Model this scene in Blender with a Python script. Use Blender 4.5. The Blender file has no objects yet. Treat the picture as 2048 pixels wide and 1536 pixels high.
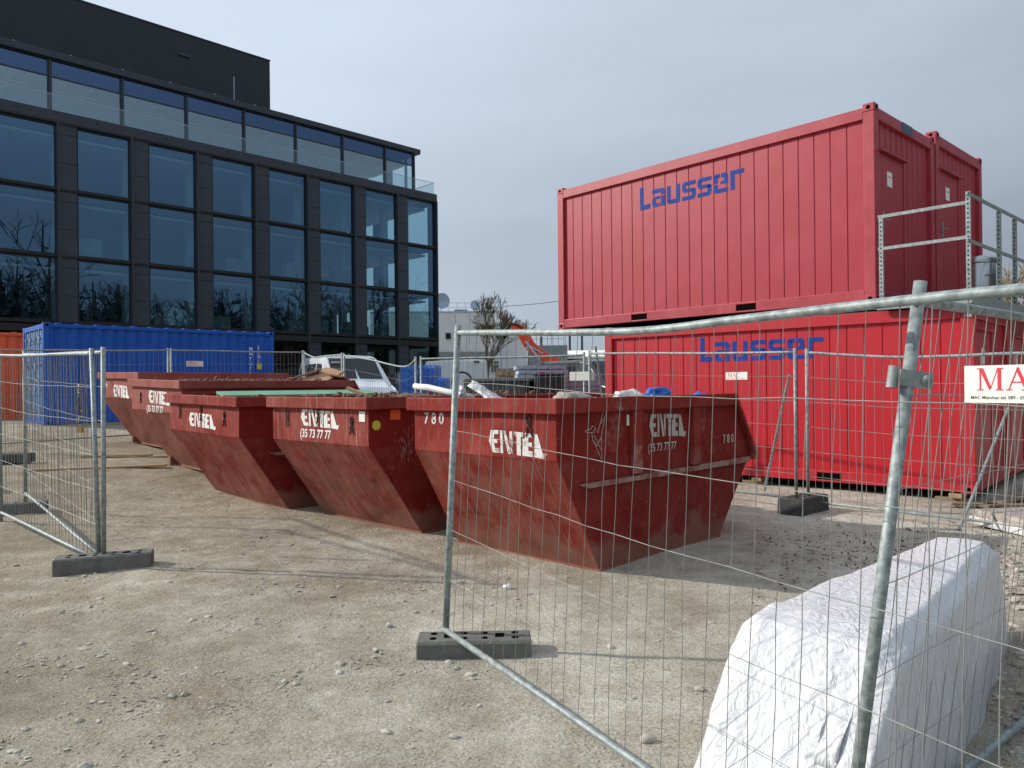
import bpy, bmesh, math, random
import numpy as np
from mathutils import Vector, Matrix, noise
random.seed(7)
R = math.radians
C = bpy.context.scene.collection
sc = bpy.context.scene

# ------------------------------------------------------------ camera, sky, sun
H = 1.65
cam = bpy.data.objects.new('camera', bpy.data.cameras.new('camera')); C.objects.link(cam)
cam.data.sensor_width = 36; cam.data.lens = 36*1500/2048
cam.data.clip_start = .05; cam.data.clip_end = 2000
cam.location = (0, 0, H)
PITCH, ROLL = R(0.115), R(-0.573)
cam.matrix_world = Matrix.Translation((0, 0, H)) @ Matrix.Rotation(R(90)+PITCH, 4, 'X') @ Matrix.Rotation(ROLL, 4, 'Z')
sc.camera = cam
SUN_EL = R(29); SD = Vector((-.985, .17, 0)).normalized()*math.cos(SUN_EL)+Vector((0, 0, math.sin(SUN_EL)))
w = bpy.data.worlds.new('World'); sc.world = w; w.use_nodes = True
nt = w.node_tree; nt.nodes.clear()
def N(t, typ, **k):
    n = t.nodes.new(typ)
    for a, b in k.items(): setattr(n, a, b)
    return n
out = N(nt, 'ShaderNodeOutputWorld'); sky = N(nt, 'ShaderNodeTexSky', sky_type='NISHITA')
sky.sun_disc = False; sky.sun_elevation = SUN_EL; sky.sun_rotation = math.atan2(SD.x, SD.y); sky.dust_density = 3
b1 = N(nt, 'ShaderNodeBackground'); b1.inputs[1].default_value = .06
nt.links.new(sky.outputs[0], b1.inputs[0])
# thin even cloud veil over the blue
tc = N(nt, 'ShaderNodeTexCoord'); mp = N(nt, 'ShaderNodeMapping'); mp.inputs['Scale'].default_value = (1, .6, 3.8)
nz = N(nt, 'ShaderNodeTexNoise'); nz.inputs['Scale'].default_value = 1.6; nz.inputs['Detail'].default_value = 5
b2 = N(nt, 'ShaderNodeBackground'); mx = N(nt, 'ShaderNodeMixShader'); mx.inputs[0].default_value = .90
dot = N(nt, 'ShaderNodeVectorMath', operation='DOT_PRODUCT'); dot.inputs[1].default_value = (-.30, 0, .80)   # veil brighter upwards and towards the sun
ad = N(nt, 'ShaderNodeMath', operation='MULTIPLY_ADD'); ad.inputs[1].default_value = .40
cl = N(nt, 'ShaderNodeClamp'); cl.inputs[1].default_value = .40; cl.inputs[2].default_value = .98
vm = N(nt, 'ShaderNodeVectorMath', operation='SCALE'); vm.inputs[0].default_value = (.735, .848, 1.0)
nt.links.new(tc.outputs['Generated'], mp.inputs[0]); nt.links.new(mp.outputs[0], nz.inputs[0]); nt.links.new(tc.outputs['Generated'], dot.inputs[0])
nt.links.new(nz.outputs[0], ad.inputs[0]); ad2 = N(nt, 'ShaderNodeMath', operation='ADD'); ad2.inputs[1].default_value = .345
nt.links.new(dot.outputs['Value'], ad.inputs[2]); nt.links.new(ad.outputs[0], ad2.inputs[0]); nt.links.new(ad2.outputs[0], cl.inputs[0]); nt.links.new(cl.outputs[0], vm.inputs['Scale'])
nt.links.new(vm.outputs[0], b2.inputs[0])
nt.links.new(b1.outputs[0], mx.inputs[1]); nt.links.new(b2.outputs[0], mx.inputs[2]); nt.links.new(mx.outputs[0], out.inputs[0])
sl = bpy.data.lights.new('sun', 'SUN'); sl.energy = 4.3; sl.angle = R(1.1); sl.color = (1, .94, .85)
so = bpy.data.objects.new('sun', sl); C.objects.link(so); so.rotation_euler = SD.to_track_quat('Z', 'Y').to_euler()
sc.view_settings.view_transform = 'Standard'; sc.view_settings.look = 'None'; sc.view_settings.exposure = 0; sc.view_settings.gamma = 1
sc.render.resolution_x = 1024; sc.render.resolution_y = 768
sc.render.engine = 'CYCLES'
sc.cycles.max_bounces = 6; sc.cycles.transparent_max_bounces = 16

# ------------------------------------------------------------ materials
def base_mat(name):
    m = bpy.data.materials.new(name); m.use_nodes = True
    return m, m.node_tree, m.node_tree.nodes['Principled BSDF']
def mat(name, col, rough=.6, metal=0, col2=None, scale=6, bump=0, bscale=40, spec=.5, stretch=(1, 1, 1), pos=(.4, .65), coat=0, bdist=.01):
    m, t, b = base_mat(name)
    b.inputs['Base Color'].default_value = (*col, 1); b.inputs['Roughness'].default_value = rough
    b.inputs['Metallic'].default_value = metal; b.inputs['Specular IOR Level'].default_value = spec
    b.inputs['Coat Weight'].default_value = coat
    co = N(t, 'ShaderNodeTexCoord'); mpp = N(t, 'ShaderNodeMapping'); mpp.inputs['Scale'].default_value = stretch
    t.links.new(co.outputs['Object'], mpp.inputs[0])
    if col2:
        n = N(t, 'ShaderNodeTexNoise'); n.inputs['Scale'].default_value = scale; n.inputs['Detail'].default_value = 8; n.inputs['Roughness'].default_value = .65
        r = N(t, 'ShaderNodeValToRGB'); r.color_ramp.elements[0].position = pos[0]; r.color_ramp.elements[1].position = pos[1]
        r.color_ramp.elements[0].color = (*col, 1); r.color_ramp.elements[1].color = (*col2, 1)
        t.links.new(mpp.outputs[0], n.inputs[0]); t.links.new(n.outputs[0], r.inputs[0]); t.links.new(r.outputs[0], b.inputs['Base Color'])
    if bump:
        n = N(t, 'ShaderNodeTexNoise'); n.inputs['Scale'].default_value = bscale; n.inputs['Detail'].default_value = 4
        u = N(t, 'ShaderNodeBump'); u.inputs['Strength'].default_value = bump; u.inputs['Distance'].default_value = bdist
        t.links.new(mpp.outputs[0], n.inputs[0]); t.links.new(n.outputs[0], u.inputs['Height']); t.links.new(u.outputs[0], b.inputs['Normal'])
    return m

def skip_paint(name, c1=(.20, .024, .018), c2=(.26, .05, .038), scr=.5, seed=0, abr=.62):
    """worn red skip paint: faded patches, vertical scratches, dust towards the base, a little rust, dents"""
    m, t, b = base_mat(name); L = t.links.new
    co = N(t, 'ShaderNodeTexCoord'); mpp = N(t, 'ShaderNodeMapping'); mpp.inputs['Location'].default_value = (seed, seed*.7, 0)
    L(co.outputs['Object'], mpp.inputs[0])
    n1 = N(t, 'ShaderNodeTexNoise'); n1.inputs['Scale'].default_value = 2.2; n1.inputs['Detail'].default_value = 7; n1.inputs['Roughness'].default_value = .65
    r1 = N(t, 'ShaderNodeValToRGB'); r1.color_ramp.elements[0].position = .35; r1.color_ramp.elements[1].position = .68
    r1.color_ramp.elements[0].color = (*c1, 1); r1.color_ramp.elements[1].color = (*c2, 1)
    L(mpp.outputs[0], n1.inputs[0]); L(n1.outputs[0], r1.inputs[0])
    # long scratches down the slanted ends and sides
    ms = N(t, 'ShaderNodeMapping'); ms.inputs['Scale'].default_value = (1.2, 30, 1.2); ms.inputs['Rotation'].default_value = (R(24), R(0), 0); ms.inputs['Location'].default_value = (seed*3, 0, 0)
    L(co.outputs['Object'], ms.inputs[0])
    n2 = N(t, 'ShaderNodeTexNoise'); n2.inputs['Scale'].default_value = 1.5; n2.inputs['Detail'].default_value = 6; n2.inputs['Roughness'].default_value = .75
    r2 = N(t, 'ShaderNodeValToRGB'); r2.color_ramp.elements[0].position = .57; r2.color_ramp.elements[1].position = .66
    r2.color_ramp.elements[1].color = (scr, scr, scr, 1)
    L(ms.outputs[0], n2.inputs[0]); L(n2.outputs[0], r2.inputs[0])
    x1 = N(t, 'ShaderNodeMixRGB'); x1.inputs[2].default_value = (.42, .25, .20, 1)
    L(r2.outputs[0], x1.inputs[0]); L(r1.outputs[0], x1.inputs[1])
    # dried mud splashed on the lowest part, broken edge
    sp = N(t, 'ShaderNodeSeparateXYZ'); L(co.outputs['Object'], sp.inputs[0])
    n3 = N(t, 'ShaderNodeTexNoise'); n3.inputs['Scale'].default_value = 4; n3.inputs['Detail'].default_value = 8
    L(mpp.outputs[0], n3.inputs[0])
    ma = N(t, 'ShaderNodeMath', operation='MULTIPLY_ADD'); ma.inputs[1].default_value = -1.1; L(sp.outputs[2], ma.inputs[0]); L(n3.outputs[0], ma.inputs[2])
    r3 = N(t, 'ShaderNodeValToRGB'); r3.color_ramp.elements[0].position = .17; r3.color_ramp.elements[1].position = .34; r3.color_ramp.elements[1].color = (.62, .62, .62, 1)
    L(ma.outputs[0], r3.inputs[0])
    x2 = N(t, 'ShaderNodeMixRGB'); x2.inputs[2].default_value = (.23, .125, .088, 1); L(r3.outputs[0], x2.inputs[0]); L(x1.outputs[0], x2.inputs[1])
    # rust and chalky scuffs
    n4 = N(t, 'ShaderNodeTexNoise'); n4.inputs['Scale'].default_value = 7; n4.inputs['Detail'].default_value = 9; n4.inputs['Roughness'].default_value = .75
    L(mpp.outputs[0], n4.inputs[0])
    r4 = N(t, 'ShaderNodeValToRGB'); r4.color_ramp.elements[0].position = .63; r4.color_ramp.elements[1].position = .72; r4.color_ramp.elements[1].color = (.6, .6, .6, 1)
    L(n4.outputs[0], r4.inputs[0])
    x3 = N(t, 'ShaderNodeMixRGB'); x3.inputs[2].default_value = (.19, .075, .03, 1); L(r4.outputs[0], x3.inputs[0]); L(x2.outputs[0], x3.inputs[1])
    # chalky abrasion where loads and chains rub, only below the fold
    n6 = N(t, 'ShaderNodeTexNoise'); n6.inputs['Scale'].default_value = 3.1; n6.inputs['Detail'].default_value = 10; n6.inputs['Roughness'].default_value = .7; L(mpp.outputs[0], n6.inputs[0])
    zr = N(t, 'ShaderNodeMapRange'); zr.inputs[1].default_value = 1.02; zr.inputs[2].default_value = .99; zr.inputs[3].default_value = .0; zr.inputs[4].default_value = .16; L(sp.outputs[2], zr.inputs[0])
    za_ = N(t, 'ShaderNodeMath', operation='ADD'); L(n6.outputs[0], za_.inputs[0]); L(zr.outputs[0], za_.inputs[1])
    r6 = N(t, 'ShaderNodeValToRGB'); r6.color_ramp.elements[0].position = .56; r6.color_ramp.elements[1].position = .80; r6.color_ramp.elements[1].color = (abr, abr, abr, 1); L(za_.outputs[0], r6.inputs[0])
    x6 = N(t, 'ShaderNodeMixRGB'); x6.inputs[2].default_value = (.27, .125, .095, 1); L(r6.outputs[0], x6.inputs[0]); L(x3.outputs[0], x6.inputs[1])
    # small chips of bare pale primer
    n7 = N(t, 'ShaderNodeTexNoise'); n7.inputs['Scale'].default_value = 38; n7.inputs['Detail'].default_value = 4; L(mpp.outputs[0], n7.inputs[0])
    r7 = N(t, 'ShaderNodeValToRGB'); r7.color_ramp.elements[0].position = .70; r7.color_ramp.elements[1].position = .73; r7.color_ramp.elements[1].color = (.7, .7, .7, 1); L(n7.outputs[0], r7.inputs[0])
    x7 = N(t, 'ShaderNodeMixRGB'); x7.inputs[2].default_value = (.38, .30, .25, 1); L(r7.outputs[0], x7.inputs[0]); L(x6.outputs[0], x7.inputs[1])
    L(x7.outputs[0], b.inputs['Base Color'])
    b.inputs['Specular IOR Level'].default_value = .12
    rr = N(t, 'ShaderNodeMapRange'); rr.inputs[3].default_value = .42; rr.inputs[4].default_value = .75; L(n1.outputs[0], rr.inputs[0]); L(rr.outputs[0], b.inputs['Roughness'])
    n5 = N(t, 'ShaderNodeTexNoise'); n5.inputs['Scale'].default_value = 1.7; n5.inputs['Detail'].default_value = 2; L(mpp.outputs[0], n5.inputs[0])
    u = N(t, 'ShaderNodeBump'); u.inputs['Strength'].default_value = .8; u.inputs['Distance'].default_value = .07; L(n5.outputs[0], u.inputs['Height'])
    u2 = N(t, 'ShaderNodeBump'); u2.inputs['Strength'].default_value = .3; u2.inputs['Distance'].default_value = .004; L(n2.outputs[0], u2.inputs['Height']); L(u.outputs[0], u2.inputs['Normal'])
    L(u2.outputs[0], b.inputs['Normal'])
    return m

def worn_white(name, under, lo=.56, hi=.66, white=(.74, .73, .70)):
    m, t, b = base_mat(name); L = t.links.new
    co = N(t, 'ShaderNodeTexCoord'); n = N(t, 'ShaderNodeTexNoise'); n.inputs['Scale'].default_value = 13; n.inputs['Detail'].default_value = 8; n.inputs['Roughness'].default_value = .7
    r = N(t, 'ShaderNodeValToRGB'); r.color_ramp.elements[0].position = lo; r.color_ramp.elements[1].position = hi
    r.color_ramp.elements[0].color = (*white, 1); r.color_ramp.elements[1].color = (*under, 1)
    L(co.outputs['Object'], n.inputs[0]); L(n.outputs[0], r.inputs[0]); L(r.outputs[0], b.inputs['Base Color']); b.inputs['Roughness'].default_value = .6
    return m

def glass(name, tint=(.30, .42, .47), refl=(.50, .68, .86), fac=.34, rough=.0):
    m = bpy.data.materials.new(name); m.use_nodes = True; t = m.node_tree; t.nodes.clear(); L = t.links.new
    o = N(t, 'ShaderNodeOutputMaterial'); g = N(t, 'ShaderNodeBsdfGlossy'); tr = N(t, 'ShaderNodeBsdfTransparent'); x = N(t, 'ShaderNodeMixShader')
    g.inputs['Color'].default_value = (*refl, 1); g.inputs['Roughness'].default_value = rough; tr.inputs[0].default_value = (*tint, 1)
    lw = N(t, 'ShaderNodeLayerWeight'); lw.inputs[0].default_value = .5; fr = N(t, 'ShaderNodeMath', operation='POWER'); fr.inputs[1].default_value = 4; L(lw.outputs['Facing'], fr.inputs[0])
    a = N(t, 'ShaderNodeMath', operation='ADD'); a.inputs[1].default_value = fac; a.use_clamp = True
    L(fr.outputs[0], a.inputs[0]); L(a.outputs[0], x.inputs[0]); L(tr.outputs[0], x.inputs[1]); L(g.outputs[0], x.inputs[2]); L(x.outputs[0], o.inputs[0])
    return m

M = {}
M['dusty'] = mat('dust covered red steel', (.34, .22, .18), .9, 0, (.22, .06, .045), 7, pos=(.45, .62))
M['galv'] = mat('galvanised steel', (.20, .225, .23), .6, .2, (.32, .355, .35), 16, .12, 60, bdist=.002, pos=(.35, .65))
M['wire'] = mat('galvanised wire', (.22, .225, .21), .6, .1, (.33, .335, .31), 9)
M['galv_post'] = mat('bright galvanised pipe', (.17, .20, .205), .58, .25, (.33, .375, .365), 26, .25, 90, bdist=.002, pos=(.38, .6))
M['rubber'] = mat('recycled rubber', (.035, .036, .036), .75, 0, (.085, .083, .078), 12, .35, 120, pos=(.45, .75))
M['concrete_foot'] = mat('dark cast foot', (.10, .10, .09), .85, 0, (.17, .165, .145), 9, .5, 60, pos=(.35, .7))
M['red_a'] = mat('pinkish red container paint', (.345, .020, .036), .45, 0, (.375, .032, .050), 1.3, .25, 1.2, bdist=.02, spec=.45)
M['red_c'] = mat('signal red container paint', (.47, .010, .020), .42, 0, (.43, .015, .024), 1.5, .25, 1.2, bdist=.02)
M['red_trim'] = mat('red frame paint', (.33, .022, .037), .45, 0, (.39, .046, .062), 3, .1, 8)
M['red_ctrim'] = mat('signal red frame paint', (.47, .011, .022), .42, 0, (.41, .028, .036), 3, .12, 20)
M['logo_blue'] = mat('blue lettering paint', (.008, .042, .24), .6, 0, (.014, .058, .28), 8, spec=.15)
M['blue'] = mat('blue container paint', (.010, .088, .40), .5, 0, (.018, .11, .46), 2, spec=.25)
M['blue_door'] = mat('faded blue door paint', (.03, .13, .36), .5, 0, (.09, .21, .42), 5)
M['orange'] = mat('orange container paint', (.78, .10, .015), .45, 0, (.68, .11, .03), 3)
M['crane'] = mat('orange machine paint', (.78, .08, .02), .4)
M['black'] = mat('black plastic', (.012, .013, .014), .5)
M['void'] = mat('unlit hollow', (.006, .005, .005), 1, spec=0)
M['dark_rubber'] = mat('tyre rubber', (.02, .02, .02), .85)
M['carwhite'] = mat('white car paint', (.74, .77, .80), .3, coat=.4)
M['cardark'] = mat('dark car paint', (.02, .025, .03), .25, coat=.5)
M['carblue'] = mat('dark blue car paint', (.02, .045, .12), .3, coat=.5)
M['carglass'] = mat('dark car glass', (.014, .022, .026), .2, spec=.2)
M['taillight'] = mat('red light lens', (.5, .01, .01), .3)
M['headlight'] = mat('clear light lens', (.5, .55, .58), .15, spec=.8)
M['plank'] = mat('raw timber', (.45, .31, .17), .8, 0, (.32, .20, .10), 6, .2, 30, stretch=(1, 8, 8))
M['plank_old'] = mat('weathered timber', (.28, .2, .12), .85, 0, (.18, .13, .08), 6, .2, 30, stretch=(1, 8, 8))
M['plank_green'] = mat('green coated board', (.14, .33, .20), .7, 0, (.20, .40, .27), 4)
M['cardboard'] = mat('brown cardboard', (.42, .25, .14), .85, 0, (.34, .19, .10), 4)
M['soil'] = mat('dry soil', (.19, .12, .075), .95, 0, (.085, .05, .032), 14, .9, 40, bdist=.03)
M['debris'] = mat('pale rubble', (.42, .38, .33), .9, 0, (.24, .20, .17), 14, .5, 40)
M['pvc'] = mat('white plastic pipe', (.74, .74, .72), .4)
M['film'] = None
M['tarp_blue'] = mat('blue tarpaulin', (.015, .12, .50), .45, 0, (.02, .17, .60), 4, .8, 9, bdist=.05)
M['bag'] = mat('pale plastic bag', (.66, .66, .64), .35, 0, (.5, .5, .5), 8, .8, 14, bdist=.04)
M['grey_metal'] = mat('aluminium formwork', (.44, .55, .66), .5, 0, (.38, .47, .56), 5)
M['sign_white'] = mat('sign plate', (.78, .77, .71), .45)
M['sign_red'] = mat('sign red print', (.62, .03, .05), .5)
M['sign_black'] = mat('sign black print', (.03, .03, .03), .5)
M['yellow'] = mat('yellow sticker', (.55, .50, .06), .5)
M['orange_st'] = mat('orange sticker', (.75, .12, .03), .5)
M['brass'] = mat('brass padlock', (.55, .35, .10), .35, .7)
M['facade'] = mat('anthracite facade panel', (.027, .035, .050), .5, .0, (.032, .041, .057), .7)
M['facade_trim'] = mat('anthracite trim', (.026, .033, .047), .5)
M['facade_dark'] = mat('black facade joint', (.006, .007, .009), .5)
M['boxclad'] = mat('black roof box cladding', (.008, .014, .023), .6, 0, (.011, .018, .028), .6)
M['glassA'] = glass('blue sun glass', (.42, .60, .66), (.30, .55, .84), .32)
M['glassB'] = glass('penthouse glass', (.80, .93, .97), (.62, .84, 1.0), .34)
M['glassC'] = glass('clear balustrade glass', (.80, .90, .92), (.8, .9, .95), .10)
M['glassD'] = glass('dark ground floor glass', (.10, .13, .14), (.30, .38, .42), .10)
M['glassE'] = glass('penthouse top glass', (.12, .18, .30), (.24, .40, .72), .34)
M['ceiling'] = mat('white ceiling', (.75, .77, .78), .9)
M['slab'] = mat('interior concrete', (.22, .23, .23), .9)
M['lampwhite'] = mat('white lamp housing', (.8, .8, .8), .5)
M['wallwhite'] = mat('pale rendered wall', (.76, .78, .80), .85, 0, (.66, .69, .72), .5)
M['wallband'] = mat('grey cladding band', (.24, .27, .30), .7)
M['hall'] = mat('cream hall roof', (.82, .81, .72), .6)
M['winframe'] = mat('white window frame', (.66, .67, .68), .5)
M['bark'] = mat('grey bark', (.14, .11, .085), .9, 0, (.09, .07, .055), 12)
M['twig'] = mat('brown twigs', (.22, .17, .10), .9)
M['leaf'] = mat('dull evergreen leaf', (.055, .08, .03), .7, 0, (.10, .12, .045), 3)
M['wood'] = mat('bare distant wood', (.022, .022, .018), .95, 0, (.008, .011, .009), 1)
M['stain'] = mat('steel bin', (.42, .44, .45), .28, .85)
M['stone'] = mat('limestone pebbles', (.47, .44, .38), .9, 0, (.30, .27, .225), 5)
M['rubble'] = mat('mixed pebbles', (.54, .50, .43), .9, 0, (.26, .20, .165), 9, pos=(.35, .6))
M['leaflitter'] = mat('dead leaves', (.07, .045, .03), .95, 0, (.14, .09, .05), 9)
M['chain'] = mat('chain steel', (.16, .16, .15), .5, .6)
M['rope'] = mat('knotted black wire', (.015, .012, .012), .8)
M['cable'] = mat('overhead cable', (.25, .22, .18), .7)

def film_mat():
    m, t, b = base_mat('white wrapping film'); L = t.links.new
    b.inputs['Base Color'].default_value = (.62, .625, .64, 1); b.inputs['Roughness'].default_value = .38
    b.inputs['Subsurface Weight'].default_value = .25; b.inputs['Subsurface Radius'].default_value = (.04, .04, .045); b.inputs['Specular IOR Level'].default_value = .5
    co = N(t, 'ShaderNodeTexCoord')
    v = N(t, 'ShaderNodeTexVoronoi'); v.feature = 'DISTANCE_TO_EDGE'; v.inputs['Scale'].default_value = 6
    nn = N(t, 'ShaderNodeTexNoise'); nn.inputs['Scale'].default_value = 3.5; nn.inputs['Detail'].default_value = 6
    mxv = N(t, 'ShaderNodeMixRGB'); mxv.inputs[0].default_value = .5; L(co.outputs['Object'], mxv.inputs[1]); L(nn.outputs['Color'], mxv.inputs[2]); L(mxv.outputs[0], v.inputs[0])
    mpp = N(t, 'ShaderNodeMapping'); mpp.inputs['Scale'].default_value = (2.6, 2.6, 1.0); L(co.outputs['Object'], mpp.inputs[0])
    n2 = N(t, 'ShaderNodeTexNoise'); n2.inputs['Scale'].default_value = 4.5; n2.inputs['Detail'].default_value = 7; n2.inputs['Distortion'].default_value = 2.2; L(mpp.outputs[0], n2.inputs[0])
    ad = N(t, 'ShaderNodeMath', operation='MULTIPLY_ADD'); ad.inputs[1].default_value = .10; L(v.outputs['Distance'], ad.inputs[0]); L(n2.outputs[0], ad.inputs[2])
    u = N(t, 'ShaderNodeBump'); u.inputs['Strength'].default_value = .6; u.inputs['Distance'].default_value = .03; L(ad.outputs[0], u.inputs['Height']); L(u.outputs[0], b.inputs['Normal'])
    return m
M['film'] = film_mat()

def ground_mat():
    m, t, b = base_mat('gravelly ground'); L = t.links.new
    co = N(t, 'ShaderNodeTexCoord')
    def noi(s, d=6, ro=.6):
        n = N(t, 'ShaderNodeTexNoise'); n.inputs['Scale'].default_value = s; n.inputs['Detail'].default_value = d; n.inputs['Roughness'].default_value = ro
        L(co.outputs['Object'], n.inputs[0]); return n
    a = noi(.35, 5); r = N(t, 'ShaderNodeValToRGB'); r.color_ramp.elements[0].position = .34; r.color_ramp.elements[1].position = .60
    r.color_ramp.elements[0].color = (.40, .362, .295, 1); r.color_ramp.elements[1].color = (.68, .655, .575, 1); L(a.outputs[0], r.inputs[0])
    c = noi(2.6, 12, .78); r2 = N(t, 'ShaderNodeValToRGB'); r2.color_ramp.elements[0].position = .42; r2.color_ramp.elements[1].position = .62
    r2.color_ramp.elements[0].color = (.74, .70, .64, 1); r2.color_ramp.elements[1].color = (1.12, 1.12, 1.12, 1); L(c.outputs[0], r2.inputs[0])
    x = N(t, 'ShaderNodeMixRGB', blend_type='MULTIPLY'); x.inputs[0].default_value = .85; L(r.outputs[0], x.inputs[1]); L(r2.outputs[0], x.inputs[2])
    # grit speckle
    g = noi(70, 5, .85); r3 = N(t, 'ShaderNodeValToRGB'); r3.color_ramp.elements[0].position = .34; r3.color_ramp.elements[1].position = .70
    r3.color_ramp.elements[0].color = (.42, .41, .39, 1); r3.color_ramp.elements[1].color = (1.42, 1.41, 1.38, 1); L(g.outputs[0], r3.inputs[0])
    x2 = N(t, 'ShaderNodeMixRGB', blend_type='MULTIPLY'); x2.inputs[0].default_value = .9; L(x.outputs[0], x2.inputs[1]); L(r3.outputs[0], x2.inputs[2])
    # brown, freshly driven soil towards the left rear and clean compacted grit at right
    sp = N(t, 'ShaderNodeSeparateXYZ'); L(co.outputs['Object'], sp.inputs[0])
    q = N(t, 'ShaderNodeMath', operation='MULTIPLY_ADD'); q.inputs[1].default_value = -.16; q.inputs[2].default_value = -.18; L(sp.outputs[0], q.inputs[0])
    q2 = N(t, 'ShaderNodeMath', operation='MULTIPLY_ADD'); q2.inputs[1].default_value = .07; L(sp.outputs[1], q2.inputs[0]); L(q.outputs[0], q2.inputs[2])
    q3 = N(t, 'ShaderNodeMath', operation='ADD'); q3.use_clamp = True; L(q2.outputs[0], q3.inputs[0])
    d = noi(.9, 6, .7); dm = N(t, 'ShaderNodeMapRange'); dm.inputs[1].default_value = .3; dm.inputs[2].default_value = .7; dm.inputs[3].default_value = -.7; dm.inputs[4].default_value = .55
    L(d.outputs[0], dm.inputs[0]); L(dm.outputs[0], q3.inputs[1])
    x3 = N(t, 'ShaderNodeMixRGB', blend_type='MULTIPLY'); x3.inputs[2].default_value = (.70, .65, .58, 1); L(q3.outputs[0], x3.inputs[0]); L(x2.outputs[0], x3.inputs[1])
    L(x3.outputs[0], b.inputs['Base Color']); b.inputs['Roughness'].default_value = .95; b.inputs['Specular IOR Level'].default_value = .2
    h1 = noi(48, 5, .8); h2 = noi(11, 5, .65)
    u = N(t, 'ShaderNodeBump'); u.inputs['Strength'].default_value = .75; u.inputs['Distance'].default_value = .045; L(h2.outputs[0], u.inputs['Height'])
    u2 = N(t, 'ShaderNodeBump'); u2.inputs['Strength'].default_value = 1; u2.inputs['Distance'].default_value = .016; L(h1.outputs[0], u2.inputs['Height']); L(u.outputs[0], u2.inputs['Normal'])
    vo = N(t, 'ShaderNodeTexVoronoi'); vo.inputs['Scale'].default_value = 42; vo.inputs['Randomness'].default_value = 1; L(co.outputs['Object'], vo.inputs[0])
    vr = N(t, 'ShaderNodeMapRange'); vr.inputs[1].default_value = .1; vr.inputs[2].default_value = .6; vr.inputs[3].default_value = 1; vr.inputs[4].default_value = 0; L(vo.outputs['Distance'], vr.inputs[0])
    vm_ = noi(3.3, 4, .7); vk = N(t, 'ShaderNodeMapRange'); vk.inputs[1].default_value = .42; vk.inputs[2].default_value = .62; L(vm_.outputs[0], vk.inputs[0])
    vx = N(t, 'ShaderNodeMath', operation='MULTIPLY'); L(vr.outputs[0], vx.inputs[0]); L(vk.outputs[0], vx.inputs[1])
    u3 = N(t, 'ShaderNodeBump'); u3.inputs['Strength'].default_value = .55; u3.inputs['Distance'].default_value = .012; L(vx.outputs[0], u3.inputs['Height']); L(u2.outputs[0], u3.inputs['Normal'])
    L(u3.outputs[0], b.inputs['Normal'])
    return m
M['ground'] = ground_mat()

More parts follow.
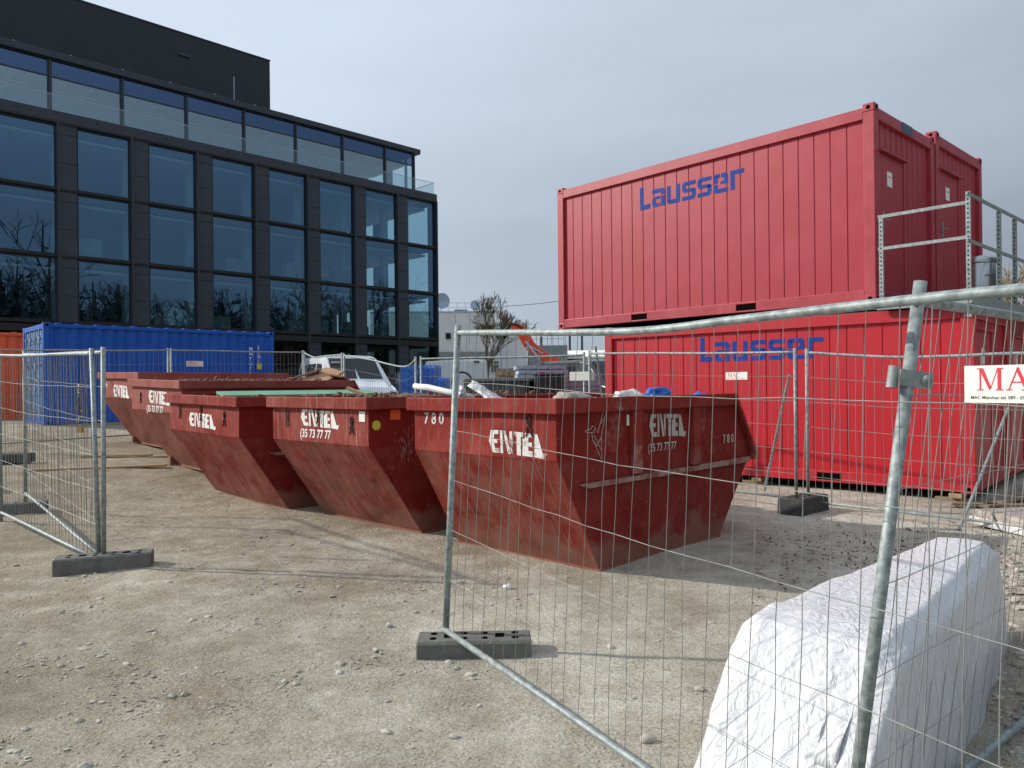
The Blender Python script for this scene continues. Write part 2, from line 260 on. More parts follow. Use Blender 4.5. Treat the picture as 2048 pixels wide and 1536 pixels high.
# ------------------------------------------------------------ mesh helpers
class MB:
    def __init__(s): s.v = []; s.f = []
    def add(s, vs, fs):
        k = len(s.v); s.v += [tuple(p) for p in vs]; s.f += [tuple(i+k for i in f) for f in fs]; return s
    def box(s, x0, y0, z0, x1, y1, z1):
        v = [(x, y, z) for x in (x0, x1) for y in (y0, y1) for z in (z0, z1)]
        return s.add(v, [(0, 1, 3, 2), (4, 6, 7, 5), (0, 4, 5, 1), (2, 3, 7, 6), (0, 2, 6, 4), (1, 5, 7, 3)])
    def obox(s, p, dx, dy, dz, ax=(1, 0, 0), ay=(0, 1, 0), az=(0, 0, 1)):
        p = Vector(p); ax, ay, az = Vector(ax)*dx/2, Vector(ay)*dy/2, Vector(az)*dz/2
        v = [p+ax*i+ay*j+az*k for i in (-1, 1) for j in (-1, 1) for k in (-1, 1)]
        return s.add(v, [(0, 1, 3, 2), (4, 6, 7, 5), (0, 4, 5, 1), (2, 3, 7, 6), (0, 2, 6, 4), (1, 5, 7, 3)])
    def tube(s, pts, r, n=8, caps=True):
        pts = [Vector(p) for p in pts]; rs = r if isinstance(r, (list, tuple)) else [r]*len(pts)
        vs = []; prev = None
        for i, p in enumerate(pts):
            d = (pts[min(i+1, len(pts)-1)]-pts[max(i-1, 0)]).normalized()
            a = d.orthogonal().normalized() if prev is None else (prev-d*prev.dot(d)).normalized()
            prev = a; c = d.cross(a)
            for k in range(n):
                th = 2*math.pi*(k+.5)/n; vs.append(p+(a*math.cos(th)+c*math.sin(th))*rs[i])
        fs = [(i*n+k, i*n+(k+1) % n, (i+1)*n+(k+1) % n, (i+1)*n+k) for i in range(len(pts)-1) for k in range(n)]
        if caps: fs += [tuple(range(n))[::-1], tuple(range((len(pts)-1)*n, len(pts)*n))]
        return s.add(vs, fs)
    def cyl(s, p0, p1, r, n=12): return s.tube([p0, p1], r, n)
    def prism(s, poly, fn, d0, d1):
        """closed polygon in 2D, extruded between depths d0 and d1 by fn(x, y, d)"""
        n = len(poly)
        return s.add([fn(x, y, d0) for x, y in poly]+[fn(x, y, d1) for x, y in poly],
                     [tuple(range(n)), tuple(range(n, 2*n))[::-1]]+[(i, i+n, (i+1) % n+n, (i+1) % n) for i in range(n)])
    def lathe(s, prof, c, n=20):
        cx, cy = c; vs = []
        for r, z in prof:
            for k in range(n):
                a = 2*math.pi*k/n; vs.append((cx+r*math.cos(a), cy+r*math.sin(a), z))
        return s.add(vs, [(i*n+k, i*n+(k+1) % n, (i+1)*n+(k+1) % n, (i+1)*n+k) for i in range(len(prof)-1) for k in range(n)])
    def build(s, name, m, parent=None, smooth=False, bevel=0, mat2=None, solid=0):
        me = bpy.data.meshes.new(name); me.from_pydata(s.v, [], s.f); me.materials.append(m)
        bm = bmesh.new(); bm.from_mesh(me); bmesh.ops.recalc_face_normals(bm, faces=bm.faces); bm.to_mesh(me); bm.free()
        o = bpy.data.objects.new(name, me); C.objects.link(o)
        if parent: o.parent = parent
        if smooth:
            for p in me.polygons: p.use_smooth = True
        if bevel:
            b = o.modifiers.new('bevel', 'BEVEL'); b.width = bevel; b.segments = 2; b.limit_method = 'ANGLE'; b.angle_limit = R(40)
        if solid:
            q = o.modifiers.new('thick', 'SOLIDIFY'); q.thickness = solid; q.offset = 0
        return o
def tag(o, label=None, cat=None, group=None, kind=None):
    if label: o['label'] = label
    if cat: o['category'] = cat
    if group: o['group'] = group
    if kind: o['kind'] = kind
    return o
def thing(name, label, cat, loc=(0, 0, 0), rz=0, group=None, rx=0, ry=0):
    o = bpy.data.objects.new(name, None); C.objects.link(o); o.empty_display_size = .2
    o.location = loc; o.rotation_euler = (rx, ry, rz); return tag(o, label, cat, group)
def copy_tree(o, parent=None):
    c = o.copy(); C.objects.link(c); c.parent = parent
    for ch in list(o.children): copy_tree(ch, c)
    return c
def lerp(a, b, t): return a+(b-a)*t
def nz3(x, y, z=0): return noise.noise(Vector((x, y, z)))

TX = [-50, 11, 12.5, 15, 18.8, 20, 22.5, 24, 400]; TZ = [0, 0, .1, .28, .45, .58, .76, .8, .8]
def gz(x, y):
    t = -.55*x+.85*y
    z = float(np.interp(t, TX, TZ))
    if y < 4.5: z -= .045*(4.5-max(y, -1))
    return z

# letters --------------------------------------------------------------
_tc = {}
def text_polys(s, size=1.0, bold=.0, shear=0, sx=1.0):
    key = (s, bold, shear)
    if key not in _tc:
        cu = bpy.data.curves.new('t', 'FONT'); cu.body = s; cu.size = 1; cu.offset = bold; cu.shear = shear; cu.resolution_u = 4; cu.fill_mode = 'FRONT'
        o = bpy.data.objects.new('t', cu); C.objects.link(o); dg = bpy.context.evaluated_depsgraph_get()
        me = bpy.data.meshes.new_from_object(o.evaluated_get(dg)); _tc[key] = ([tuple(v.co) for v in me.vertices], [tuple(p.vertices) for p in me.polygons])
        bpy.data.objects.remove(o); bpy.data.meshes.remove(me); bpy.data.curves.remove(cu)
    v, f = _tc[key]; return [(x*size*sx, y*size) for x, y, _ in v], f
def put_text(mb, s, fn, size, **k):
    v, f = text_polys(s, size, **k); mb.add([fn(x, y) for x, y in v], f)
def put_polys(mb, polys, fn, sx, sy):
    for p in polys: mb.add([fn(x*sx, y*sy) for x, y in p], [tuple(range(len(p)))])
ENTEL = [  # heavy slanted letters, thin joints between them; unit width 1, height about .46
    [(0, .24), (.045, .47), (.125, .47), (.095, .24)], [(0, .24), (.095, .24), (.14, .0), (.07, .01)], [(.115, .47), (.198, .47), (.192, .385), (.112, .385)],
    [(.098, .285), (.175, .285), (.172, .2), (.10, .2)], [(.125, .10), (.200, .10), (.205, .0), (.14, .0)],
    [(.225, .0), (.225, .47), (.272, .47), (.272, .0)], [(.284, .47), (.335, .47), (.420, .0), (.362, -.01)], [(.400, .46), (.452, .46), (.452, .0), (.436, .0), (.400, .2)],
    [(.474, .46), (.655, .45), (.650, .36), (.474, .37)], [(.528, .37), (.604, .365), (.604, -.02), (.528, -.015)],
    [(.676, .45), (.740, .445), (.735, -.025), (.630, -.02), (.628, .33), (.676, .33)], [(.740, .445), (.812, .44), (.810, .36), (.740, .365)], [(.740, .26), (.80, .26), (.798, .18), (.740, .18)], [(.735, .09), (.81, .085), (.815, -.03), (.733, -.025)],
    [(.836, .44), (.895, .43), (.985, .06), (.91, -.035), (.840, -.03)], [(.985, .06), (1.06, .05), (1.02, -.06), (.91, -.035)]]
def rr(x0, y0, x1, y1): return [(x0, y0), (x1, y0), (x1, y1), (x0, y1)]
T = .21
LAUS = []
def _l(ox, polys): LAUS.extend([[(x+ox, y) for x, y in p] for p in polys])
_l(0, [rr(0, 0, T, 1.0), rr(T, 0, .60, T)])
_l(.72, [[(0, .78), (.62, .78), (.72, .68), (.72, .50), (.50, .50), (.50, .60), (0, .60)], rr(.50, .0, .72, .46), [(.10, .46), (.46, .46), (.46, .33), (.22, .33), (.22, .17), (.32, .17), (.32, 0), (.10, 0), (0, .10), (0, .36)], rr(.36, 0, .46, .17)])
_l(1.56, [rr(0, .10, T, .78), [(.0, .10), (.10, 0), (.72, 0), (.72, .18), (T, .18)], rr(.51, .18, .72, .78)])
for ox in (2.40, 3.22): _l(ox, [[(.10, .78), (.72, .78), (.72, .61), (T, .61), (0, .66)], rr(0, .46, .20, .66), [(0, .46), (.10, .33), (.62, .33), (.72, .42), (.62, .48), (.20, .48)], rr(.52, .14, .72, .42), [(0, .0), (.62, 0), (.72, .10), (.60, .17), (0, .17)]])
_l(4.04, [[(0, .10), (.10, 0), (.72, 0), (.72, .17), (.22, .17), (.22, .36), (0, .36)], rr(0, .40, .22, .68), [(0, .68), (.10, .78), (.32, .78), (.32, .61), (.2, .61)], [(.38, .78), (.62, .78), (.72, .68), (.72, .34), (.36, .34), (.36, .47), (.52, .47), (.52, .61), (.38, .61)]])
_l(4.88, [rr(0, 0, T, .78), [(T, .78), (.66, .78), (.66, .60), (T, .60)]])
def serif(polys_for):
    return polys_for
MAC = {  # roman capitals with serifs, cap height 1
 'M': [rr(0, 0, .28, .05), rr(.10, .05, .17, .95), rr(0, .95, .24, 1), [(.10, .95), (.26, 1), (.58, .12), (.50, .0)], [(.50, 0), (.58, .12), (.84, .95), (.80, .95)], rr(.82, .05, .97, .95), rr(.74, 0, 1.06, .05), rr(.80, .95, 1.06, 1)],
 'A': [rr(0, 0, .26, .05), [(.10, .05), (.16, .05), (.48, .92), (.44, 1.0)], [(.44, 1.0), (.50, 1.02), (.88, .05), (.72, .05), (.43, .82)], rr(.22, .33, .66, .39), rr(.60, 0, .98, .05)],
 'C': [[(.10, .5), (.14, .75), (.30, .93), (.30, 1.0), (.08, .84), (0, .5)], [(.0, .5), (.08, .16), (.30, 0), (.30, .06), (.14, .25), (.10, .5)], [(.30, .93), (.52, 1.02), (.74, .95), (.78, 1), (.80, .68), (.75, .68), (.70, .86), (.52, .95), (.30, .93), (.30, .93)][:8], [(.30, 0), (.55, -.03), (.80, .10), (.80, .16), (.55, .05), (.30, .06)]]}
def put_mac(mb, fn, hgt):
    for ch, ox in (('M', 0), ('A', 1.14), ('C', 2.2)):
        for p in MAC[ch]: mb.add([fn((x+ox)*hgt, y*hgt) for x, y in p], [tuple(range(len(p)))])

# ------------------------------------------------------------ ground
def axis(lo, hi, step, flo, fhi, g=1.16):
    a = list(np.arange(lo, hi, step)); s = step; x = a[-1]
    while x < fhi: s *= g; x += s; a.append(x)
    s = step; x = a[0]
    while x > flo: s *= g; x -= s; a.insert(0, x)
    return a
xs = axis(-7, 5.5, .075, -500, 500); ys = axis(1.2, 11, .075, -120, 700)
vs = []
for y in ys:
    for x in xs:
        z = gz(x, y); near = max(0, 1-max(0, abs(x)-9)/6)*max(0, 1-max(0, y-14)/8)
        if near > 0:
            rough = .4+.6*min(1, max(0, (-x+.8)/3))+(.9 if (x > 2.7 and y < 6) else 0)
            n = nz3(x*.5, y*.5)*.035+nz3(x*1.7, y*1.7, 3)*.014*rough+nz3(x*5, y*5, 7)*.012*rough+nz3(x*12, y*12, 9)*.006*rough
            z += n*near
        vs.append((x, y, z))
nx = len(xs); fs = [(j*nx+i, j*nx+i+1, (j+1)*nx+i+1, (j+1)*nx+i) for j in range(len(ys)-1) for i in range(nx-1)]
me = bpy.data.meshes.new('ground'); me.from_pydata(vs, [], fs); me.materials.append(M['ground'])
for p in me.polygons: p.use_smooth = True
g = bpy.data.objects.new('ground', me); C.objects.link(g); tag(g, 'dusty beige gravel ground of the yard', 'ground', kind='structure')

ICO = None
def stones(name, m, n, sampler, label, cat):
    global ICO
    if ICO is None:
        bm = bmesh.new(); bmesh.ops.create_icosphere(bm, subdivisions=1, radius=1)
        ICO = (np.array([v.co[:] for v in bm.verts]), np.array([[v.index for v in f.verts] for f in bm.faces])); bm.free()
    rng = np.random.default_rng(len(name)+n); V = []; F = []; k = 0
    for _ in range(n):
        x, y, r = sampler(rng)
        s = r*rng.uniform(.6, 1.5, 3)*np.array([1.15, 1.15, .55]); a = rng.uniform(0, 6.3); q = ICO[0]*rng.uniform(.72, 1.2, (12, 1))*s
        c, d = math.cos(a), math.sin(a); q = q @ np.array([[c, d, 0], [-d, c, 0], [0, 0, 1]])+[x, y, gz(x, y)+r*.12+nz3(x*.5, y*.5)*.03]
        V.append(q); F.append(ICO[1]+k); k += 12
    V = np.concatenate(V); F = np.concatenate(F)
    me = bpy.data.meshes.new(name); me.from_pydata(V.tolist(), [], F.tolist()); me.materials.append(m)
    o = bpy.data.objects.new(name, me); C.objects.link(o); tag(o, label, cat, kind='stuff'); return o
def s_gravel(rng):
    while True:
        y = 1.9+9.5*rng.random()**1.5; x = rng.uniform(-.75, .75)*y*1.1
        dens = .18+.82*min(1, max(0, (-x+.6)/3.2)); dens *= .25+1.9*max(0, nz3(x*.9, y*1.5, 2)+.12)
        if rng.random() < dens: break
    return x, y, float(min(.024, .0037*(1+rng.pareto(3.1))))
stones('gravel', M['stone'], 20000, s_gravel, 'loose pale stones scattered over the open ground at left', 'gravel')
def s_rub(rng):
    y = rng.uniform(2.3, 7.2); x = .575*y+.22+rng.random()**.8*2.4
    return x, y, float(min(.045, .009*(1+rng.pareto(2.4))))
stones('rubble', M['rubble'], 8000, s_rub, 'mixed pebbles and broken stone at right behind the white wrapped bundle', 'rubble')
# dead leaves and bark on the shaded ground behind the bundle
mb = MB(); rng = np.random.default_rng(5)
for i in range(900):
    y = rng.normal(7.0, .9); x = .30*y+1.4+rng.normal(0, 1.1)
    if not (4.6 < y < 9.3 and x > .3*y+.1): continue
    a = rng.uniform(0, 6.3); L_ = .008+.05*rng.random()**2.5; W_ = rng.uniform(.004, .016); z = gz(x, y)+.018
    c, s_ = math.cos(a), math.sin(a); t1 = rng.uniform(-.02, .03)
    mb.add([(x-c*L_, y-s_*L_, z), (x+s_*W_, y-c*W_, z+.012), (x+c*L_, y+s_*L_, z+abs(t1)), (x-s_*W_, y+c*W_, z+.004)], [(0, 1, 2, 3)])
tag(mb.build('leaf_litter', M['leaflitter']), 'dark dead leaves and bark bits in the shade right of the nearest skip', 'leaf litter', kind='stuff')

# ------------------------------------------------------------ office block
A_B = R(44.75); U = Vector((math.cos(A_B), math.sin(A_B), 0)); Z0 = .75
BW = 3.555; NB = 9; LB = BW*NB+.1
bo = Vector((-5.50, 56.0, 0))-U*LB
bld = thing('office_building', 'anthracite four storey office building with blue glass bays and a set back glazed top floor', 'building', bo, A_B)
FL = [5.12, 8.53, 11.96, 15.40]
bx = [LB-BW*k for k in range(NB, -1, -1)]   # bay boundaries, left to right
DEP = 15.0
mb = MB()
for z in FL[:3]: mb.box(.4, .55, z-.32, LB-.5, DEP-.5, z-.06)
mb.build('floor_slab', M['slab'], bld)
mb = MB()
for z in FL: mb.box(.45, .65, z-.62, LB-.6, DEP-.6, z-.5)
mb.build('ceiling', M['ceiling'], bld)
for k in range(0, NB+1):
    for yy in (2.4, 9.5):
        x = min(LB-1.2, bx[k]+.45); mb = MB(); mb.box(x-.22, yy-.22, Z0, x+.22, yy+.22, FL[3]-.62); mb.build('column', M['ceiling'], bld)
mb = MB(); mb.box(2, 10.5, Z0, LB-9.5, 10.9, 15.0); mb.box(LB-9.9, 4.2, Z0, LB-9.5, 10.5, 15.0); mb.build('core_wall', M['slab'], bld)
mb = MB(); mb.box(-.3, DEP-.2, Z0-.4, LB-.1, DEP, 15.5); mb.box(-.3, .4, Z0-.4, 0, DEP-.2, 15.5); mb.build('rear_wall', M['facade'], bld)
# roof deck and parapet
mb = MB(); mb.box(-.3, -.05, 15.44, LB+.02, DEP+.05, 15.97); mb.build('parapet', M['facade_trim'], bld, bevel=.02)
# mullion grid (proud) and floor bands
for x in bx: mb = MB(); mb.box(x-.05, -.07, Z0-.3, x+.05, .12, 15.44); mb.box(x-.095, .0, Z0-.3, x-.052, .10, 15.43); mb.build('mullion', M['facade_trim'], bld)
mb = MB()
for z in FL[:3]+[15.40]:
    mb.box(0, -.04, z-.045, LB, .10, z+.045); mb.box(0, .301, z-.13, LB, .42, z+.12)
mb.box(0, -.06, 4.62, LB, .1, 4.98)
mb.build('floor_band', M['facade_dark'], bld)
mb = MB(); mb.box(0, -.03, 4.70, LB, .13, 4.93); mb.build('cornice', M['facade_trim'], bld)
rows = [(1.0, 4.62, 'g')]+[(FL[i]+.13, FL[i+1]-.13, 'u') for i in range(3)]
for (z0, z1, kd) in rows:
    for k in range(NB):
        xl, xr = bx[k], bx[k+1]
        mb = MB(); seams = [z0-.15, z0+(z1-z0)*.40, z0+(z1-z0)*.86, z1+.15]
        for a, b in zip(seams[:-1], seams[1:]): mb.box(xl+.07, .04, a+.012, xl+.86, .12, b-.012)
        mb.box(xl+.05, .121, z0-.15, xl+.88, .20, z1+.15)
        mb.build('wall_panel', M['facade'], bld)
        fr = MB(); fr.box(xl+.885, .08, z0-.1, xl+.93, .30, z1+.1); fr.box(xr-.125, .08, z0-.1, xr-.096, .30, z1+.1)
        fr.box(xl+.93, .10, z1-.01, xr-.125, .28, z1+.08); fr.box(xl+.93, .10, z0-.08, xr-.125, .28, z0+.01)
        f = fr.build('window', M['facade_dark'], bld)
        t = random.uniform(-.006, .006); t2 = random.uniform(-.006, .006)
        MB().add([(xl+.92, .20+t, z0), (xr-.12, .20+t2, z0), (xr-.12, .20-t, z1), (xl+.92, .20-t2, z1)], [(0, 1, 2, 3)]).build('pane', M['glassA'] if kd == 'u' else M['glassD'], f)
# right end elevation
mb = MB(); gl = MB()
for i in range(5):
    y = .0+i*3.6; mb.box(LB-.1, y, Z0-.3, LB+.0, min(y+.14, DEP), 15.6); mb.box(LB-.09, min(y+.14, DEP), Z0-.3, LB-.02, min(y+1.0, DEP), 15.6)
for z in FL: mb.box(LB-.12, .0, z-.2, LB+.01, DEP, z+.1)
mb.box(LB-.12, 0.1, Z0-.3, LB, DEP, 1.0)
mb.build('end_wall', M['facade_trim'], bld)
for i in range(4): gl.add([(LB-.06, i*3.6+1, 1), (LB-.06, i*3.6+3.6, 1), (LB-.06, i*3.6+3.6, 15.4), (LB-.06, i*3.6+1, 15.4)], [(0, 1, 2, 3)])
gl.build('end_glazing', glass('pale end glass', (.85, 1.0, .99), (.5, .7, .8), .0), bld)
# things seen inside: boxes, lamps
mb = MB(); rg = random.Random(3)
for z, k0, k1, n in ((5.1, 2, 8, 11), (8.58, 0, 8, 6), (12.06, 0, 3, 2)):
    for i in range(n):
        x = rg.uniform(bx[k0], bx[k1]); yv = rg.uniform(.9, 1.6); h_ = rg.uniform(.7, 1.3); mb.box(x, yv, z-.06, x+rg.uniform(.5, 1.3), yv+.6, z+h_)
mb.build('stored_boards', mat('pale boards', (.42, .46, .36), .8, 0, (.30, .34, .30), 2), bld)
# top floor
SB = 1.5; TR = LB-.85; ZP = 15.97; ZT = 19.10
mb = MB(); mb.box(-.3, SB-.22, ZT+.06, TR+.40, DEP-1, ZT+.42); mb.build('top_roof', M['facade_trim'], bld, bevel=.02)
mb = MB(); mb.box(0, SB-.05, ZT-.02, TR, SB+.3, ZT+.06); mb.build('top_gap', M['facade_dark'], bld)
mb = MB(); mb.box(.2, SB+.4, ZT-.72, TR-.4, DEP-2, ZT-.62); mb.build('top_ceiling', M['ceiling'], bld)
mb = MB(); mb.box(2, 9, ZP, LB-8, 9.3, ZT-.5); mb.build('top_core_wall', M['ceiling'], bld)
px_ = [b for b in bx[:-1]]+[TR-.1]
for x in px_: mb = MB(); mb.box(x-.05, SB-.10, ZP-.3, x+.05, SB+.02, ZT-.02); mb.box(x-.12, SB-.0, ZP-.3, x-.045, SB+.12, ZT-.02); mb.build('mullion', M['facade_trim'], bld)
for k in range(len(px_)-1):
    xl, xr = px_[k]+.05, px_[k+1]-.12
    fr = MB(); fr.box(xl, SB+.0, ZT-.90, xr, SB+.1, ZT-.83); fr.box(xl, SB, ZP-.25, xr, SB+.1, ZP-.1); fr.box(xl, SB+.001, ZP-.1, xl+.05, SB+.1, ZT-.02)
    if k == 1: fr.box(xl+1.0, SB, ZP-.1, xl+1.12, SB+.1, ZT-.9); fr.box(xl+.05, SB, ZT-1.32, xl+1.0, SB+.1, ZT-1.22)
    f = fr.build('window', M['facade_trim'], bld)
    MB().add([(xl, SB+.05, ZT-.86), (xr, SB+.05, ZT-.86), (xr, SB+.05, ZT-.02), (xl, SB+.05, ZT-.02)], [(0, 1, 2, 3)]).build('upper_pane', M['glassE'], f)
    MB().add([(xl, SB+.05, ZP-.1), (xr, SB+.05, ZP-.1), (xr, SB+.05, ZT-.86), (xl, SB+.05, ZT-.86)], [(0, 1, 2, 3)]).build('pane', M['glassB'], f)
    mb = MB(); mb.box(px_[k]+.5, SB+2.2, ZT-.86, px_[k+1]-.4, SB+2.28, ZT-.78); mb.box(px_[k]+.9, SB+.8, ZT-.82, px_[k]+.96, SB+5, ZT-.77); mb.box(px_[k]+2.2, SB+.8, ZT-.82, px_[k]+2.26, SB+5, ZT-.77)
    mb.build('ceiling_lamp', M['lampwhite'], bld)
MB().add([(TR-.1, SB, ZP-.2), (TR-.1, 13, ZP-.2), (TR-.1, 13, ZT-.1), (TR-.1, SB, ZT-.1)], [(0, 1, 2, 3)]).build('end_glazing', M['glassC'], bld)
mb = MB()
for y in (4.5, 7.8, 11): mb.box(TR-.2, y-.35, ZP, TR-.12, y+.35, ZT)
mb.box(TR-.3, 2.1, ZP, TR-.25, 2.4, ZT-.1); mb.build('end_mullion', M['facade_trim'], bld)
# balustrade glass along the parapet
for i in range(int(LB/1.7)):
    x0 = LB-1.7*(i+1); MB().add([(x0+.01, .22, 15.85), (x0+1.68, .22, 15.85), (x0+1.68, .22, 16.85), (x0+.01, .22, 16.85)], [(0, 1, 2, 3)]).build('balustrade_pane', M['glassC'], bld)
mb = MB(); mb.box(.0, .20, 16.85, LB-.05, .24, 16.875); mb.box(LB-.09, .2, 16.85, LB-.05, 8, 16.875); mb.build('balustrade_rail', M['grey_metal'], bld)
for i in range(3): MB().add([(LB-.07, .25+i*2, 15.85), (LB-.07, 2.2+i*2, 15.85), (LB-.07, 2.2+i*2, 16.85), (LB-.07, .25+i*2, 16.85)], [(0, 1, 2, 3)]).build('balustrade_pane', M['glassC'], bld)
for k in range(1, NB+1): mb = MB(); mb.cyl((bx[k]-1.75, -.07, 15.75), (bx[k]-1.75, -.05, 15.75), .06, 10); mb.build('spout', M['facade_dark'], bld)
mb = MB(); mb.box(-.3, 5, 19.5, LB-10.67, DEP-.3, 24.35); mb.build('roof_plant_box', M['boxclad'], bld)
mb = MB(); mb.box(-.3, 4.96, 24.35, LB-10.63, DEP-.26, 24.42); mb.box(15.2, 4.9, 22.9, 15.9, 4.97, 23.05); mb.build('roof_box_trim', M['grey_metal'] if 0 else M['facade_trim'], bld)
mb = MB(); mb.cyl((17.2, 1.4, ZT+.4), (17.2, 1.4, ZT+1.9), .02, 6)
for k in range(8): mb.cyl((3+k*2.6, 1.5, ZT+.40), (3+k*2.6, 1.5, ZT+.52), .05, 6)
mb.build('lightning_rod', M['grey_metal'], bld)

# ------------------------------------------------------------ containers
def casting(mb, x, y, z, s=.12, h=.12):
    mb.box(x-s/2, y-s/2, z, x+s/2, y+s/2, z+h)
def corrug(mb, x0, x1, y, z0, z1, period, depth, f1=.55, f2=.12, axis_='x', sgn=1):
    pts = []; n = max(1, round((x1-x0)/period)); p = (x1-x0)/n
    for i in range(n):
        a = x0+i*p; pts += [(a, 0), (a+p*f1, 0), (a+p*(f1+f2), depth), (a+p*(1-f2), depth)]
    pts.append((x1, 0)); vs = []
    for a, d in pts:
        for z in (z0, z1): vs.append((a, y+d*sgn, z) if axis_ == 'x' else (y+d*sgn, a, z))
    mb.add(vs, [(2*i, 2*i+2, 2*i+3, 2*i+1) for i in range(len(pts)-1)])
def site_container(name, label, loc, rz, L, W, Hh, wall, trim, logo=None, doors=True, grp=None, lip=.0):
    t = thing(name, label, 'container', loc, rz, grp)
    mb = MB()
    rb, rt_ = .17, .19
    # posts
    for x in (0, L):
        for y in (0, W):
            xa = 0 if x == 0 else L-.16; ya = 0 if y == 0 else W-.16; mb.box(xa, ya, .10, xa+.16, ya+.16, Hh-.12)
    # top rails + bottom rails (with fork pockets on the long sides)
    for y in (0, W-.10):
        mb.box(.16, y+.003, Hh-rt_-.03, L-.16, y+.103, Hh-.05)
        cuts = [L/2-1.28, L/2-.92, L/2+.92, L/2+1.28]
        for a, b in ((.16, cuts[0]), (cuts[1], cuts[2]), (cuts[3], L-.16)): mb.box(a, y+.003, .02, b, y+.103, .02+rb)
        for a, b in ((cuts[0], cuts[1]), (cuts[2], cuts[3])): mb.box(a, y+.003, .02, b, y+.103, .05); mb.box(a, y+.003, .155, b, y+.103, .02+rb)
    for x in (.003, L-.103):
        mb.box(x, .16, Hh-rt_-.03, x+.1, W-.16, Hh-.05); mb.box(x, .16, .02, x+.1, W-.16, .02+rb)
    mb.build('frame', trim, t, bevel=.008)
    for x in (0, L-.16):
        for y in (0, W-.16):
            for z in (0, Hh-.12):
                c = MB(); c.box(x-.004, y-.004, z, x+.164, y+.164, z+.12)
                co = c.build('corner_casting', trim, t, bevel=.012)
                h = MB(); yy = y-.0055 if y == 0 else y+.1655; h.tube([(x+.08, yy, z+.06), (x+.08, yy+.003, z+.06)], .032, 10); h.build('lifting_hole', M['void'], co); h = MB()
                xx = x-.007 if x == 0 else x+.164
                h.tube([(xx, y+.08, z+.06), (xx+.003, y+.08, z+.06)], .032, 10)
                h.build('lifting_hole', M['void'], co)
    mb = MB()
    for k in (L/2-1.28, L/2+.92): mb.box(k, .02, .051, k+.36, W-.02, .154)
    mb.build('fork_pocket', M['void'], t)
    z0, z1 = .02+rb-.01, Hh-rt_-.02
    mb = MB(); corrug(mb, .15, L-.15, .055, z0, z1, .25, .010, .90, .03); mb.build('side_wall', wall, t)
    mb = MB(); corrug(mb, .15, L-.15, W-.05, z0, z1, .262, .016, .80, .05, sgn=-1); mb.build('side_wall', wall, t)
    mb = MB(); corrug(mb, .15, W-.15, .055, z0, z1, .262, .016, .80, .05, 'y'); mb.build('end_wall', wall, t)
    mb = MB(); corrug(mb, .15, W-.15, L-.055, z0, z1, .215, .03, .62, .08, 'y', -1); mb.build('end_wall', wall, t)
    mb = MB(); mb.box(.05, .05, Hh-.055, L-.05, W-.05, Hh-.035); mb.build('roof', M['cardark'], t)
    mb = MB(); mb.box(.05, .05, .03, L-.05, W-.05, .06); mb.build('floor', M['void'], t)
    if doors:
        d = MB(); d.box(L-.050, .20, .19, L-.012, 1.10, 2.22); do = d.build('door', wall, t, bevel=.006)
        d = MB(); d.box(L-.03, .15, 2.225, L+.05, 1.16, 2.25); d.box(L-.03, .15, .19, L-.0, .195, 2.225); d.box(L-.03, 1.105, .19, L-.0, 1.15, 2.225); d.build('door_frame', trim, t)
        d = MB(); d.box(L-.012, .29, 1.10, L-.002, .33, 1.35); d.cyl((L-.01, .31, 1.24), (L+.045, .31, 1.24), .01, 8); d.cyl((L+.045, .31, 1.24), (L+.045, .43, 1.235), .010, 8)
        d.build('handle', M['galv_post'], do)
        d = MB(); d.box(L-.012, .48, 1.76, L-.006, .66, 1.98); d.build('notice', M['sign_white'], do)
        d = MB(); d.box(L-.006, .51, 1.90, L-.004, .63, 1.91); d.build('notice_text', M['sign_black'], do)
    if logo:
        x0, x1, zb, hgt = logo; mb = MB(); sc_ = (x1-x0)/5.54
        xs_b = .15
        def fn(x, y): return (x0+x, .055-.003, zb+y)
        put_polys(mb, LAUS, fn, sc_, hgt); lo = mb.build('lettering', M['logo_blue'], t)
    return t
aA = math.atan2(-.737, .675)
A0 = Vector((5.26, 10.82, 0))-Vector((.675, -.737, 0))*6.35
site_container('site_container', 'upper faded red site container with large blue lettering stacked on another', (A0.x, A0.y, 2.80), aA, 6.35, 2.44, 2.90, M['red_a'], M['red_trim'], (2.09, 4.24, 2.09, .42), grp='red site containers')
B0 = A0+Vector((.737, .675, 0))*2.52
site_container('site_container', 'red site container beside and behind the upper lettered one, its door end sticking up higher', (B0.x, B0.y, 3.0), aA, 6.35, 2.44, 2.84, M['red_a'], M['red_trim'], grp='red site containers')
aC = math.atan2(-.68, .733)
C0 = Vector((6.2, 10.05, 0))-Vector((.733, -.68, 0))*6.06
site_container('site_container', 'lower bright red site container with blue lettering standing on timber blocks', (C0.x, C0.y, .12), aC, 6.06, 2.44, 2.60, M['red_c'], M['red_ctrim'], (1.97, 4.05, 1.90, .42), grp='red site containers')
# second lower one, mostly hidden, carries the raised upper one
D0 = C0+Vector((.68, .733, 0))*2.5
site_container('site_container', 'bright red site container behind the lower lettered one, carrying the higher door end', (D0.x, D0.y, .12), aC, 6.06, 2.44, 2.75, M['red_c'], M['red_ctrim'], grp='red site containers')
